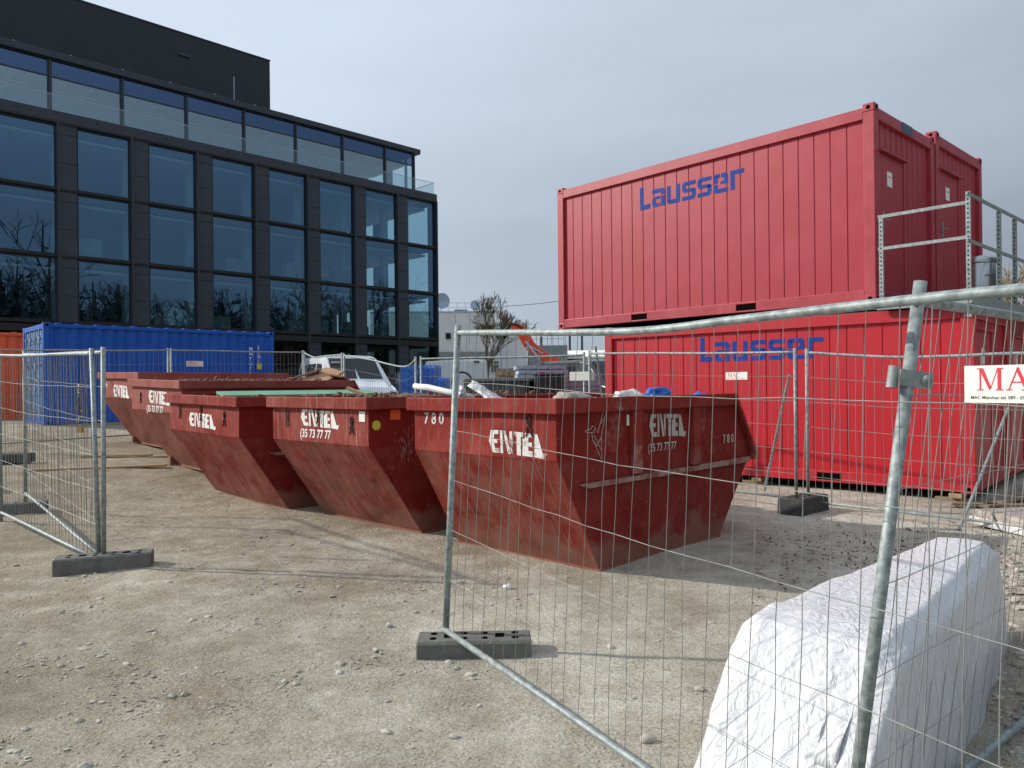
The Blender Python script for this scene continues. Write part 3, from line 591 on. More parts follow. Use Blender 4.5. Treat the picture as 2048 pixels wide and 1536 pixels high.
# timber blocks below
for i, (x, y) in enumerate(((6.06-.2, .14), (.3, .2), (3.0, .2), (6.06-.25, 2.3))):
    p = C0+Vector((.733, -.68, 0))*x+Vector((.68, .733, 0))*y
    t = thing('timber_block', ['stacked timber blocks under the near corner of the lower red container', 'timber block under the far left corner of the lower red container', 'timber block under the middle of the lower red container', 'timber block under the right rear corner of the lower red container'][i], 'block', (p.x, p.y, 0), aC, 'timber blocks under the containers')
    mb = MB(); mb.box(-.30, -.12, -.05, .12, .12, .055); mb.build('beam', M['plank_old'], t, bevel=.005)
    mb = MB(); mb.box(-.12, -.17, .057, .04, .22, .118); mb.build('beam', M['plank'], t, bevel=.005)

p = A0+Vector((.675, -.737, 0))*6.353+Vector((.737, .675, 0))*1.06
mb = MB(); mb.box(0, 0, 2.70, .003, .42, 2.85); o = mb.build('faded_label', mat('faded blue label', (.07, .10, .15), .6)); o.location = (p.x, p.y, 2.8); o.rotation_euler = (0, 0, aA); tag(o, 'faded dark blue label stuck on the top end rail of the upper lettered container', 'label')
# blue shipping container and orange one
def ship_container(name, label, loc, rz, L, W, Hh, wall, door, marks=False):
    t = thing(name, label, 'container', loc, rz, 'shipping containers by the building')
    mb = MB()
    for x in (0, L-.14):
        for y in (0, W-.14): mb.box(x, y, 0, x+.14, y+.14, Hh)
    for y in (.004, W-.084):
        mb.box(.14, y, Hh-.10, L-.14, y+.08, Hh-.01); mb.box(.14, y, .02, L-.14, y+.08, .16)
    for x in (.004, L-.104): mb.box(x, .14, Hh-.14, x+.1, W-.14, Hh-.01); mb.box(x, .14, .02, x+.1, W-.14, .16)
    mb.build('frame', wall, t, bevel=.01)
    for x in (-.004, L-.171):
        for y in (-.004, W-.161):
            for z in (0, Hh-.11):
                c = MB(); c.box(x, y, z, x+.175, y+.165, z+.12); co = c.build('corner_casting', wall, t, bevel=.01)
                h = MB(); h.box(x+.05, y-.004, z+.03, x+.12, y-.001, z+.09); h.build('lifting_hole', M['void'], co)
    for y, sg in ((.03, 1), (W-.03, -1)):
        mb = MB(); corrug(mb, .14, L-.14, y, .15, Hh-.09, .278, .036, .28, .22, sgn=sg); mb.build('side_wall', wall, t)
    mb = MB(); corrug(mb, .14, W-.14, L-.03, .15, Hh-.1, .25, .045, .4, .1, 'y', -1); mb.build('end_wall', wall, t)
    mb = MB(); mb.box(.08, .08, Hh-.05, L-.08, W-.08, Hh-.02)
    for i in range(int(L/.45)): mb.box(.3+i*.45, .02, Hh-.02, .42+i*.45, W-.02, Hh+.012)
    mb.build('roof', wall, t); mb = MB(); mb.box(.06, .06, .1, L-.06, W-.06, .15); mb.build('floor', M['void'], t)
    for y0, y1 in ((.15, W/2-.006), (W/2+.006, W-.15)):
        mb = MB(); mb.box(.04, y0, .16, .07, y1, Hh-.15)
        for k in range(5): mb.box(.025, y0+.06, .3+k*.45, .04, y1-.06, .5+k*.45)
        d = mb.build('door', door, t, bevel=.004)
        for yy in (y0+.28, y1-.28):
            r = MB(); r.cyl((-.005, yy, .12), (-.005, yy, Hh-.12), .017, 8)
            for z in (.3, .9, 1.5, 2.2): r.box(-.02, yy-.05, z, .026, yy+.05, z+.06)
            r.build('lock_rod', M['galv'], d)
            r = MB(); r.box(-.035, yy-.02, 1.12, -.02, yy+.35 if yy < (y0+y1)/2 else yy+.04, 1.16); r.build('handle', M['galv'], d)
    if marks:
        mb = MB()
        for i, ch in enumerate('MNTU72'): put_text(mb, ch, lambda x, y, i=i: (5.36+x, .028, 2.02-.15*i+y), .15, bold=.01)
        for i, ch in enumerate('22G1'): put_text(mb, ch, lambda x, y, i=i: (5.62+x, .028, 2.08-.14*i+y), .14, bold=.01)
        mb.build('marking', M['sign_white'], t)
        mb = MB(); mb.box(5.60, .020, 1.46, 5.76, .028, 1.64); mb.build('sticker', M['yellow'], t)
    return t
ship_container('shipping_container', 'long blue corrugated shipping container in front of the office building', (-11.8, 18.9, .76), math.atan2(4.2, 4.46), 6.15, 2.44, 2.59, M['blue'], M['blue_door'], True)
ship_container('shipping_container', 'orange shipping container left of the blue one, cut by the photo edge', (-15.55, 21.2, .76), math.atan2(4.2, 4.46)-R(6), 3.0, 2.44, 2.59, M['orange'], M['orange'])

# ------------------------------------------------------------ skips
PR = [(-.57, 1.54), (-.57, 1.02), (0, 0), (2.07, 0), (2.74, .80)]
def dent(x, y, z, W, seed):
    x = x*.57/.71 if x < -.6 else x
    e = math.sin(math.pi*max(0, min(1, y/W)))*math.sin(math.pi*min(1, max(0, (1.54-z)/.52))) if z > 1.02 else math.sin(math.pi*y/W)*math.sin(math.pi*max(0, min(1, z/1.02)))
    return nz3(x*1.3+seed*5, y*1.6, z*1.4+seed)*(.035 if z > 1.02 else .09)*e
def skip(idx, label, loc, rz, W, tilt=0, xe=-.71, ledge=True, marks=(), seed=0, paint=None, side=None):
    t = thing('rubbish_skip', label, 'skip', loc, rz, 'red skips in a row', rx=tilt)
    P = paint; PR = [(xe, 1.54), (xe, 1.02), (0, 0), (2.07, 0), (2.74, .80)]
    # end plate (folded, slightly dented), floor, far lip
    mb = MB(); prof = []
    for a, b in zip(PR[:-1], PR[1:]):
        m_ = 1 if a[1] == b[1] else 8
        for i in range(m_): prof.append((lerp(a[0], b[0], i/m_), lerp(a[1], b[1], i/m_)))
    prof.append(PR[-1]); prof.append((2.90, .82))
    vs = []; ny = 14
    for i, (x, z) in enumerate(prof):
        for j in range(ny+1):
            y = W*j/ny; d = dent(x, y, z, W, seed) if x < 0 else 0
            vs.append((x-d*.8, y, z+d*.4))
    q = ny+1; mb.add(vs, [(i*q+j, (i+1)*q+j, (i+1)*q+j+1, i*q+j+1) for i in range(len(prof)-1) for j in range(ny)])
    body = mb.build('body', P, t, smooth=False, solid=.012)
    # side plates
    for y in (0, W):
        mb = MB(); poly = [(xe, 1.54), (xe, 1.02), (0, 0), (2.07, 0), (2.74, .80), (2.90, .82), (2.42, 1.53)]
        sg = 1 if y == 0 else -1
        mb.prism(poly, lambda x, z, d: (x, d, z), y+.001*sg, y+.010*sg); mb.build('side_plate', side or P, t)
    # rim: box section on three sides, sloping flange on the far ends
    mb = MB(); mb.box(xe-.07, -.06, 1.41, xe-.004, W+.06, 1.54); mb.build('rim', P, t, bevel=.008)
    for y in (-.06, W+.004):
        mb = MB(); mb.box(xe-.003, y, 1.412, 2.42, y+.056, 1.538)
        d = Vector((.48, 0, -.71)).normalized(); mb.obox((2.62, y+.028, 1.18), .85, .056, .05, d, (0, 1, 0), d.cross(Vector((0, 1, 0)))); mb.build('rim', P, t, bevel=.006)
    mb = MB(); mb.box(2.80, -.05, .78, 2.92, W+.05, .86); mb.build('lip', P, t, bevel=.006)
    if ledge:
        for y, sg in ((0, -1), (W, 1)):
            mb = MB(); poly = [(-.20, .76), (-.30, .795), (2.72, .815), (2.68, .76)]
            mb.prism(poly, lambda x, z, d: (x, d, z), y, y+.05*sg); mb.build('ledge', M['dusty'], t)
            for x in (.46, 1.50):
                mb = MB(); mb.box(x, min(y, y+.05*sg), .82, x+.14, max(y, y+.05*sg), 1.41); mb.build('rib', P, t, bevel=.005)
    mb = MB(); mb.box(-.02, -.008, -.02, 2.09, W+.008, .02); mb.build('base_rail', P, t)
    if idx in (4, 5):
        for y0 in (.10, W-.2): mb = MB(); mb.box(-.14, y0, 0, -.02, y0+.09, .15); mb.build('foot', P, t)
    fe = lambda y0, z0: (lambda x, y: (xe-.0095-.8*dent(xe, y0-x, z0+y, W, seed), y0-x, z0+y+.4*dent(xe, y0-x, z0+y, W, seed)))
    fs_ = lambda x0, z0: (lambda x, y: (x0+x, -.006, z0+y))
    for kind, args in marks:
        mb = MB()
        if kind == 'logo_end': y0, z0, wd, hgt, m_ = args; put_polys(mb, ENTEL, fe(y0, z0), wd, hgt/.47); mb.build('lettering', m_, t)
        if kind == 'logo_side': x0, z0, wd, hgt, m_ = args; put_polys(mb, ENTEL, fs_(x0, z0), wd, hgt/.47); mb.build('lettering', m_, t)
        if kind == 'text_end': y0, z0, s, sz, sx, m_ = args; put_text(mb, s, fe(y0, z0), sz, bold=.02, sx=sx); mb.build('lettering', m_, t)
        if kind == 'text_side': x0, z0, s, sz, sx, m_ = args; put_text(mb, s, fs_(x0, z0), sz, bold=.02, sx=sx); mb.build('lettering', m_, t)
        if kind == 'hook':
            y0, z0 = args; pts = [(xe-.016, y0+a*.9, z0+b) for a, b in ((-.045, -.19), (-.02, -.15), (-.03, -.12), (.02, -.075), (.028, -.03), (0, 0), (-.028, -.03), (-.02, -.075), (.03, -.12), (.02, -.15), (.045, -.19))]
            mb.tube(pts, .0065, 5); mb.build('hook', M['rope'], t)
        if kind == 'st_end': y0, z0, wd, hg, m_ = args; mb.box(xe-.014, y0-wd, z0, xe-.008, y0, z0+hg); mb.build('sticker', m_, t)
        if kind == 'st_side': x0, z0, wd, hg, m_, tx = args; mb.box(x0, -.006, z0, x0+wd, -.001, z0+hg); so_ = mb.build('sticker', m_, t)
        if kind == 'disc':
            x0, z0, r_ = args; mb.cyl((x0, -.006, z0), (x0, -.001, z0), r_, 8); mb.build('sticker', M['yellow'], t)
        if kind == 'scuff':
            x0, z0 = args; rg = random.Random(6)
            for _ in range(70):
                a, b = rg.gauss(x0, .07), rg.gauss(z0, .09); h_ = rg.uniform(.01, .07); w_ = rg.uniform(.0015, .004); d_ = rg.uniform(-.01, .01)
                mb.add([(a, -.0015, b), (a+w_, -.0015, b), (a+w_+d_, -.0015, b+h_), (a+d_, -.0015, b+h_)], [(0, 1, 2, 3)])
            mb.build('scuff_mark', M['chalk'], t)
        if kind == 'scratch':
            y0, n_ = args; rg = random.Random(idx*7)
            for _ in range(n_):
                ya = y0+rg.gauss(0, .16); za_, zb_ = rg.uniform(.55, .97), rg.uniform(.05, .45); yb = ya-(za_-zb_)*rg.uniform(.35, .5); w_ = rg.uniform(.0012, .0035); ps = []
                for q_ in range(9):
                    u_ = q_/8; z_ = lerp(za_, zb_, u_); y_ = lerp(ya, yb, u_)+rg.uniform(-.002, .002)
                    for ww in (0, w_): x_ = xe*z_/1.02; dd_ = dent(x_, y_+ww, z_, W, seed); ps.append((x_-.8*dd_-.0085, y_+ww, z_+.4*dd_-.004))
                mb.add(ps, [(2*k_, 2*k_+1, 2*k_+3, 2*k_+2) for k_ in range(8)])
            mb.build('scratch_mark', M['scratch'], t)
        if kind == 'bird':
            x0, z0 = args; L_ = [[(0, .13), (.09, .14), (.12, .17), (.16, .15), (.14, .11), (.02, .11), (0, .13)], [(.16, .15), (.20, .10), (.30, .30), (.33, .36), (.34, .28), (.26, .06), (.19, -.02), (.12, .04), (.10, .11)], [(.12, .04), (.27, -.16), (.26, .06)], [(.14, .08), (.26, -.06)], [(.25, .18), (.32, .24)], [(.13, .13), (.135, .125)]]
            for ln in L_: mb.tube([(x0+a*.85, -.006, z0+b*.95) for a, b in ln], .0035, 4)
            mb.build('emblem', M['chalk'], t)
    return t
M['scratch'] = mat('scratched paint edge', (.40, .22, .165), .7, 0, (.25, .09, .06), 12)
M['chalk'] = mat('thin pale line paint', (.45, .36, .31), .7)
und = (.22, .045, .035)
W1 = worn_white('white skip lettering', und, .60, .68); W2 = worn_white('chipped white lettering', und, .50, .62, (.66, .65, .62)); W3 = worn_white('old dulled lettering', und, .53, .66, (.46, .42, .37))
aS = R(45.5)
P1 = skip_paint('worn red skip paint', (.19, .017, .013), (.27, .040, .030), .75, 0)
P2 = skip_paint('scratched red skip paint', (.19, .024, .019), (.27, .062, .048), .95, 3.1)
P3 = skip_paint('dusty red skip paint', (.20, .019, .015), (.27, .052, .040), .7, 7.7)
PS = skip_paint('shade darkened red side paint', (.165, .010, .008), (.215, .022, .016), .30, 5.1, .18)  # shade of the skip sides deepened in the paint colour itself, with less abrasion
P4 = skip_paint('sun faded red skip paint', (.25, .065, .052), (.31, .11, .09), .4, 11.3)
s1 = skip(1, 'nearest red skip behind the mesh panel, numbered 780, lettered on end and side', (.765, 6.625, 0), aS, 1.88, xe=-.57, marks=[
    ('logo_end', (.80, 1.05, .66, .20, W2)), ('text_end', (1.73, 1.285, '7 8 0', .155, .95, W2)), ('logo_side', (.77, 1.14, .62, .22, W3)), ('text_side', (.74, 1.005, '(35 73 77 77', .105, .92, W3)),
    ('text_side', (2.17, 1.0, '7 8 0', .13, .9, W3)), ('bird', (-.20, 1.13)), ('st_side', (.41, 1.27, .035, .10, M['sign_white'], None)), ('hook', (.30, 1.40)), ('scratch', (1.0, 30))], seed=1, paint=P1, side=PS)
s2 = skip(2, 'red skip second from the front with a telephone number and orange and yellow stickers', (-1.02, 8.43, 0), aS, 2.05, ledge=False, marks=[
    ('logo_end', (1.37, 1.205, .77, .19, W1)), ('text_end', (1.40, 1.07, '(35 73 77 77', .14, .92, W1)), ('hook', (1.68, 1.37)), ('hook', (.30, 1.33)), ('hook', (.98, 1.42)), ('scratch', (1.25, 26)),
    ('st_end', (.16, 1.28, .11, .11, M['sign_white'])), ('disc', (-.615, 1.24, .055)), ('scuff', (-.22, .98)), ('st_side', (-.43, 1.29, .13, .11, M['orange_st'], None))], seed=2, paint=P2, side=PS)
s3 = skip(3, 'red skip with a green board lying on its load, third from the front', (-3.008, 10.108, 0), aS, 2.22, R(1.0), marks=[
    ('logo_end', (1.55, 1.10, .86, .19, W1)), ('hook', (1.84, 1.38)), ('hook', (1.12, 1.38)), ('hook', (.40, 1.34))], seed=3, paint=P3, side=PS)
s4 = skip(4, 'faded red skip holding cardboard, fourth from the front', (-4.66, 12.20, .24), aS, 2.15, R(1.5), ledge=False, marks=[
    ('logo_end', (1.36, 1.15, .84, .21, W1)), ('text_end', (1.46, 1.0, '(35 73 77 77', .15, .92, W1)), ('hook', (1.72, 1.32))], seed=4, paint=P4)
s5 = skip(5, 'faded red skip at the far left end of the row, numbered 46', (-6.72, 15.06, .44), aS, 2.3, R(1), ledge=False, marks=[
    ('logo_end', (1.50, 1.04, .85, .24, W1)), ('text_end', (2.04, 1.23, '46', .17, .95, W1))], seed=5, paint=P4)

# loads -----------------------------------------------------------------
def heap(name, label, cat, sk, W, m, zb, amp, x0=-.5, x1=2.6, seed=0, kind='stuff', lumps=0):
    mb = MB(); nx_, ny_ = 70, 46; vs = []
    for i in range(nx_+1):
        for j in range(ny_+1):
            x = lerp(x0, x1, i/nx_); y = lerp(.03, W-.03, j/ny_); e = min(1, min(i, nx_-i)/8, min(j, ny_-j)/5)
            z = zb+e*amp*(.55+.6*nz3(x*1.1+seed, y*1.1)+.35*nz3(x*4, y*4, seed)+.18*nz3(x*13, y*13, seed))
            vs.append((x, y, z))
    q = ny_+1; mb.add(vs, [(i*q+j, (i+1)*q+j, (i+1)*q+j+1, i*q+j+1) for i in range(nx_) for j in range(ny_)])
    rg = random.Random(seed)
    for _ in range(lumps):
        x, y = rg.uniform(x0+.1, x1-.1), rg.uniform(.1, W-.1); r_ = rg.uniform(.012, .034); z = zb+amp*.55+rg.uniform(0, .05)
        mb.obox((x, y, z), r_*2, r_*1.6, r_*1.4, Vector((rg.uniform(.3, 1), rg.uniform(-1, 1), rg.uniform(-.5, .5))).normalized())
    o = mb.build(name, m); o.location = sk.location; o.rotation_euler = sk.rotation_euler
    return tag(o, label, cat, kind=kind)
heap('soil_heap', 'brown soil filling the second skip to its rim', 'soil', s2, 2.05, M['soil'], 1.43, .15, seed=2, lumps=110)
heap('soil_heap', 'soil and rubble under the green board', 'soil', s3, 2.22, M['soil'], 1.40, .13, seed=5, lumps=90)
heap('soil_heap', 'reddish soil under the cardboard in the fourth skip', 'soil', s4, 2.15, M['soil'], 1.42, .15, seed=9, lumps=90)
heap('rubble_heap', 'pale builders rubble lying in the nearest skip', 'rubble', s1, 1.88, M['debris'], 1.18, .30, seed=12, lumps=160)
heap('rubble_heap', 'dark rubble low in the farthest skip', 'rubble', s5, 2.3, M['soil'], 1.1, .25, seed=17)
def loc_in(sk, x, y, z): return sk.matrix_basis @ Vector((x, y, z))
def slab(name, label, cat, sk, p, size, rot, m, group=None, bevel=.003):
    mb = MB(); a, b, c = size; mb.box(-a/2, -b/2, -c/2, a/2, b/2, c/2); o = mb.build(name, m, bevel=bevel)
    o.matrix_world = sk.matrix_basis @ Matrix.Translation(p) @ Matrix.Rotation(rot[2], 4, 'Z') @ Matrix.Rotation(rot[1], 4, 'Y') @ Matrix.Rotation(rot[0], 4, 'X')
    return tag(o, label, cat, group)
for s_ in (s1, s2, s3, s4, s5): bpy.context.view_layer.update()
slab('green_board', 'long pale green board lying across the load of the third skip', 'board', s3, (.72, .95, 1.55), (2.45, .26, .03), (R(12), 0, R(-4)), M['plank_green'])
slab('timber_offcut', 'short pale timber offcut leaning on the green board', 'timber', s3, (1.25, .20, 1.555), (.45, .08, .045), (0, R(20), R(-62)), M['plank'])
slab('cardboard_sheet', 'brown cardboard box panel tilted up on the fourth skip', 'cardboard', s4, (2.0, .40, 1.60), (.75, .45, .03), (R(10), R(-20), R(15)), M['cardboard'], 'cardboard on the fourth skip')
slab('cardboard_sheet', 'darker folded cardboard behind the tilted panel', 'cardboard', s4, (1.75, .72, 1.61), (.7, .4, .03), (R(-6), R(-18), R(-10)), mat('dark cardboard', (.26, .11, .06), .85), 'cardboard on the fourth skip')
slab('cardboard_sheet', 'small flattened cardboard piece at the right of the cardboard pile', 'cardboard', s4, (2.3, .25, 1.57), (.45, .3, .03), (R(8), R(14), R(35)), M['cardboard'], 'cardboard on the fourth skip')
mb = MB(); mb.tube([(-.50, 1.98, 1.655), (-.46, 1.80, 1.635), (-.42, 1.55, 1.59), (-.36, 1.25, 1.54)], [.028, .036, .034, .03], 10)
o = mb.build('plastic_pipe', M['pvc'], smooth=True); o.matrix_world = s1.matrix_basis; tag(o, 'white plastic tube sticking up from the left of the nearest skip', 'pipe')
def cloth_blob(name, label, cat, sk, p, r, m, seed, sub=4, amp=.35, group=None, world=None):
    bm = bmesh.new(); bmesh.ops.create_icosphere(bm, subdivisions=sub, radius=1)
    for v in bm.verts:
        d = v.co.normalized(); k = 1+amp*(noise.noise(d*1.6+Vector((seed, 0, 0)))+.5*abs(noise.noise(d*4+Vector((0, seed, 0))))+.25*noise.noise(d*9))
        v.co = Vector((d.x*r[0]*k, d.y*r[1]*k, d.z*r[2]*k))
    me = bpy.data.meshes.new(name); bm.to_mesh(me); bm.free(); me.materials.append(m)
    for q in me.polygons: q.use_smooth = True
    o = bpy.data.objects.new(name, me); C.objects.link(o)
    o.matrix_world = (world if world else sk.matrix_basis) @ Matrix.Translation(p); return tag(o, label, cat, group)
cloth_blob('white_sack', 'small white plastic sack just left of the front fence post, in the nearest skip', 'sack', s1, (-.42, 1.36, 1.585), (.05, .06, .06), M['bag'], 3)
mb = MB(); vs = []
for i in range(13):
    for j in range(9):
        a, b = i/12, j/8; x = -.48+a*.30; yv = 1.20-b*.42; hgt = (.24*(1-b)**1.1)*(1-abs(a-.3)*.8); vs.append((x+.03*nz3(a*5, b*5), yv+.03*nz3(a*4, b*6, 2), 1.47+max(0, hgt)+.02*nz3(a*7, b*7, 5)))
mb.add(vs, [(i*9+j, (i+1)*9+j, (i+1)*9+j+1, i*9+j+1) for i in range(12) for j in range(8)])
o = mb.build('plastic_sheet', M['bag'], smooth=True, solid=.004); o.matrix_world = s1.matrix_basis; tag(o, 'pointed white plastic sheet rising from the nearest skip', 'plastic sheet')
for i, (p, r_, m_, lb) in enumerate((((.25, .55, 1.53), (.16, .12, .05), M['debris'], 'flat grey rubble sack in the middle of the nearest skip'), ((-.1, .22, 1.52), (.20, .13, .055), M['debris'], 'lumpy pale rubble sack at the near corner of the nearest skip'),
        ((.75, .22, 1.53), (.20, .12, .06), M['bag'], 'crumpled clear film lying along the skip rim'), ((1.35, .28, 1.54), (.16, .10, .075), M['tarp_blue'], 'bright blue plastic bag heaped on the nearest skip'), ((2.55, .5, 1.42), (.09, .10, .13), M['tarp_blue'], 'small blue rag hanging over the far end of the nearest skip'))):
    cloth_blob('waste_sack', lb, 'sack', s1, p, r_, m_, 5+i*3, 3, .6)

# ------------------------------------------------------------ mesh fences
def wob(rg, a, b, n, amp, nrm, along, dn=.6):
    a, b = Vector(a), Vector(b); pts = []
    k1, k2 = rg.uniform(-amp, amp), rg.uniform(-amp, amp)
    for i in range(n+1):
        t = i/n; e = math.sin(math.pi*t)
        pts.append(a.lerp(b, t)+along*(e*k1*.7+(rg.uniform(-amp, amp)*.35 if 0 < i < n else 0))+nrm*e*k2*dn)
    return pts
def fence(label, A, B, za, zb, h=1.9, wob_=.012, lean=(0, 0), seed=0, nv=31, nh=5, rail_pts=None, post_r=.021, sign=None, wires='fine', wr=.0020, group='galvanised mesh fence panels', topa=None, topb=None, posts=(1, 1), side=0):
    """one panel: A, B ground points; za, zb bottom rail heights; lean = sideways offset of each post top along the panel"""
    A, B = Vector((*A, 0)), Vector((*B, 0)); d = (B-A); L = d.length; d.normalize(); rz = math.atan2(d.y, d.x)
    t = thing('mesh_fence', label, 'fence', (A.x, A.y, 0), rz, group); rg = random.Random(seed)
    ta, tb = (za+h if topa is None else topa), (zb+h if topb is None else topb)
    mb = MB()
    if posts[0]: mb.cyl((0, 0, za-.14), (lean[0], side, ta+.02), post_r, 12); mb.build('post', M['galv_post'], t, smooth=True)
    mb = MB()
    if posts[1]: mb.cyl((L, 0, zb-.14), (L+lean[1], side, tb+.02), post_r, 12); mb.build('post', M['galv_post'], t, smooth=True)
    rp = rail_pts or [(0, 0), (.33, 0), (.66, -.01), (1, 0)]
    top = [Vector((lerp(lean[0], L+lean[1], s), side, lerp(ta, tb, s)+dz-.03)) for s, dz in rp]
    sm = []
    for i in range(len(top)-1):
        p0, p1, p2, p3 = top[max(i-1, 0)], top[i], top[i+1], top[min(i+2, len(top)-1)]
        for k in range(6):
            u_ = k/6; sm.append(.5*((2*p1)+(-p0+p2)*u_+(2*p0-5*p1+4*p2-p3)*u_*u_+(-p0+3*p1-3*p2+p3)*u_**3))
    sm.append(top[-1])
    mb = MB(); mb.tube(sm, post_r*.86, 10); mb.build('top_rail', M['galv_post'], t, smooth=True)
    mb = MB(); mb.tube([(0, 0, za+.02), (L*.3, .004, lerp(za, zb, .3)+.02), (L*.7, -.004, lerp(za, zb, .7)+.02), (L, 0, zb+.02)], post_r*.86, 10); mb.build('bottom_rail', M['galv_post'], t, smooth=True)
    def topat(s):
        xx = [p[0] for p in rp]; return lerp(ta, tb, s)+float(np.interp(s, xx, [p[1] for p in rp]))-.03
    mb = MB(); X, Y = Vector((1, 0, 0)), Vector((0, 1, 0))
    for i in range(1, nv+1):
        s = i/(nv+1); off = rg.uniform(-.006, .006)*(wob_/.012); a = (s*L+off, 0, lerp(za, zb, s)+.02); b = (lerp(lean[0], L+lean[1], s)+off, side, topat(s)-.015)
        mb.tube(wob(rg, a, b, 7, wob_, Y, X), wr, 4, False)
    for j in range(1, nh+1):
        f = j/(nh+1); pts = []
        k = rg.uniform(-1, 1)*wob_
        for i in range(17):
            s = i/16; zz = lerp(lerp(za, zb, s)+.02, topat(s), f)+math.sin(math.pi*s)*k+(rg.uniform(-.25, .25)*wob_ if 0 < i < 16 else 0)
            pts.append((lerp(0, lean[0], f)*(1-s)+s*(L+lean[1]*f), side*f+(.004), zz))
        mb.tube(pts, wr*.95, 4, False)
    mb.build('wire_mesh', M['wire'], t)
    if sign:
        x0, z0, wd, hg = sign; s_ = MB(); sy = -.012
        s_.prism([(x0, z0), (x0+wd, z0), (x0+wd, z0+hg), (x0, z0+hg)], lambda x, z, dd: (x, dd, z), sy, sy-.003)
        pl = s_.build('sign', M['sign_white'], t)
        cap = hg*.60; s_ = MB(); put_mac(s_, lambda x, y: (x0+hg*.32+x*1.02, sy-.0035, z0+hg*.33+y), cap); s_.build('lettering', M['sign_red'], pl)
        s_ = MB(); put_text(s_, 'MAC München tel. 089 - 692 44 83    Nürnberg tel. 0911', lambda x, y: (x0+hg*.16+x, sy-.0035, z0+hg*.10+y), hg*.125, sx=.92, bold=.012); s_.build('small_lettering', M['sign_black'], pl)
    return t
def foot(label, x, y, rz, L=.70, Wd=.22, Hh=.14, m=None, z=None, holes=True):
    z = gz(x, y) if z is None else z
    t = thing('ballast_block', label, 'fence foot', (x, y, z-.01), rz, 'heavy feet of the mesh fences')
    m = m or M['concrete_foot']
    mb = MB(); a, b = L/2, Wd/2; k = .018
    poly = [(-b, 0), (b, 0), (b-k*.6, Hh-k), (b-k*1.5, Hh), (-b+k*1.5, Hh), (-b+k*.6, Hh-k)]
    mb.prism(poly, lambda y_, z_, d: (d, y_, z_), -a, a); mb.build('block', m, t, bevel=.009)
    if holes:
        mb = MB()
        for s in (-1, 1):
            mb.box(s*a*.45-.03, -.035, Hh-.002, s*a*.45+.03, .035, Hh+.002)
            for yy in (-.045, .045): mb.cyl((s*a*.18, yy, Hh-.002), (s*a*.18, yy, Hh+.002), .022, 12); mb.cyl((s*a*.72, yy, Hh-.002), (s*a*.72, yy, Hh+.002), .022, 12)
        mb.build('socket', M['void'], t)
    return t
# front panel, its near end off to the right of the photo
F0 = (-.44, 4.72); FD = Vector((.565, -.825)).normalized(); F1 = (F0[0]+FD.x*3.5, F0[1]+FD.y*3.5)
fence('large mesh panel nearest the camera, with a big lettered plate at its right', F0, F1, .10, -.17, topa=2.02, topb=1.935, lean=(0, 0), wob_=.020, seed=11, nv=31, nh=5, wr=.0020,
      rail_pts=[(0, 0), (.12, -.015), (.45, -.055), (.64, -.032), (.85, -.005), (1, 0)], sign=(3.10, 1.588, .46, .105), side=.12)
# panel going off to the right from the leaning post
P2B = (1.12, 2.535); DD = Vector((.775, .632)).normalized()
fence('mesh panel starting at the thick leaning post beside the white bundle', P2B, (P2B[0]+DD.x*3.5, P2B[1]+DD.y*3.5), -.03, -.0, topa=1.955, topb=1.94, side=-.15, lean=(.20, .2), wob_=.016, seed=21, nv=31, nh=5, posts=(0, 1), wr=.0020)
t = thing('steel_pole', 'thick leaning galvanised post at right in front of the white bundle', 'post', (P2B[0]-.03, P2B[1]-.0, 0), 0)
top_ = Vector((1.405-P2B[0]+.03, 2.572-P2B[1], 1.993)); bot_ = Vector((0, 0, -.12)); dirp = (top_-bot_).normalized()
mb = MB(); mb.cyl(bot_, top_, .0215, 20); mb.build('pipe', M['galv_post'], t, smooth=True)
mb = MB(); mb.cyl(top_-dirp*.0, top_+dirp*.0006, .0185, 16); mb.build('pipe_bore', M['void'], t)
cz = bot_.lerp(top_, (1.650+.12)/(1.982+.12))
xax = Vector((1, 0, 0)); xax = (xax-dirp*xax.dot(dirp)).normalized(); yax = dirp.cross(xax)
mb = MB(); mb.cyl(cz-dirp*.028, cz+dirp*.028, .0245, 20); mb.obox(cz+xax*.015-yax*.0245*1.0, .115, .004, .056, xax, yax, dirp); mb.obox(cz+xax*.045-yax*.020, .05, .012, .056, xax, yax, dirp)
cl = mb.build('clamp', M['galv'], t, bevel=.001)
mb = MB(); q = cz+xax*.047-yax*.027; mb.tube([q, q-yax*.004, q-yax*.009, q-yax*.012], [.019, .018, .013, .005], 14); mb.build('bolt', M['galv_post'], cl, smooth=True)
mb = MB(); q = cz-xax*.052-dirp*.038+yax*.0; ring = []
mb.tube([q, q+dirp*.075], .0185, 16, False); mb.tube([q+dirp*.001, q+dirp*.0745], .0160, 16, False); mb.build('coupling_sleeve', M['galv'], cl, smooth=True)

foot('dark cast foot under the near mesh panel, left end, with round sockets', -.25, 4.66, R(1.5), .70, .24, .125, z=-.015)
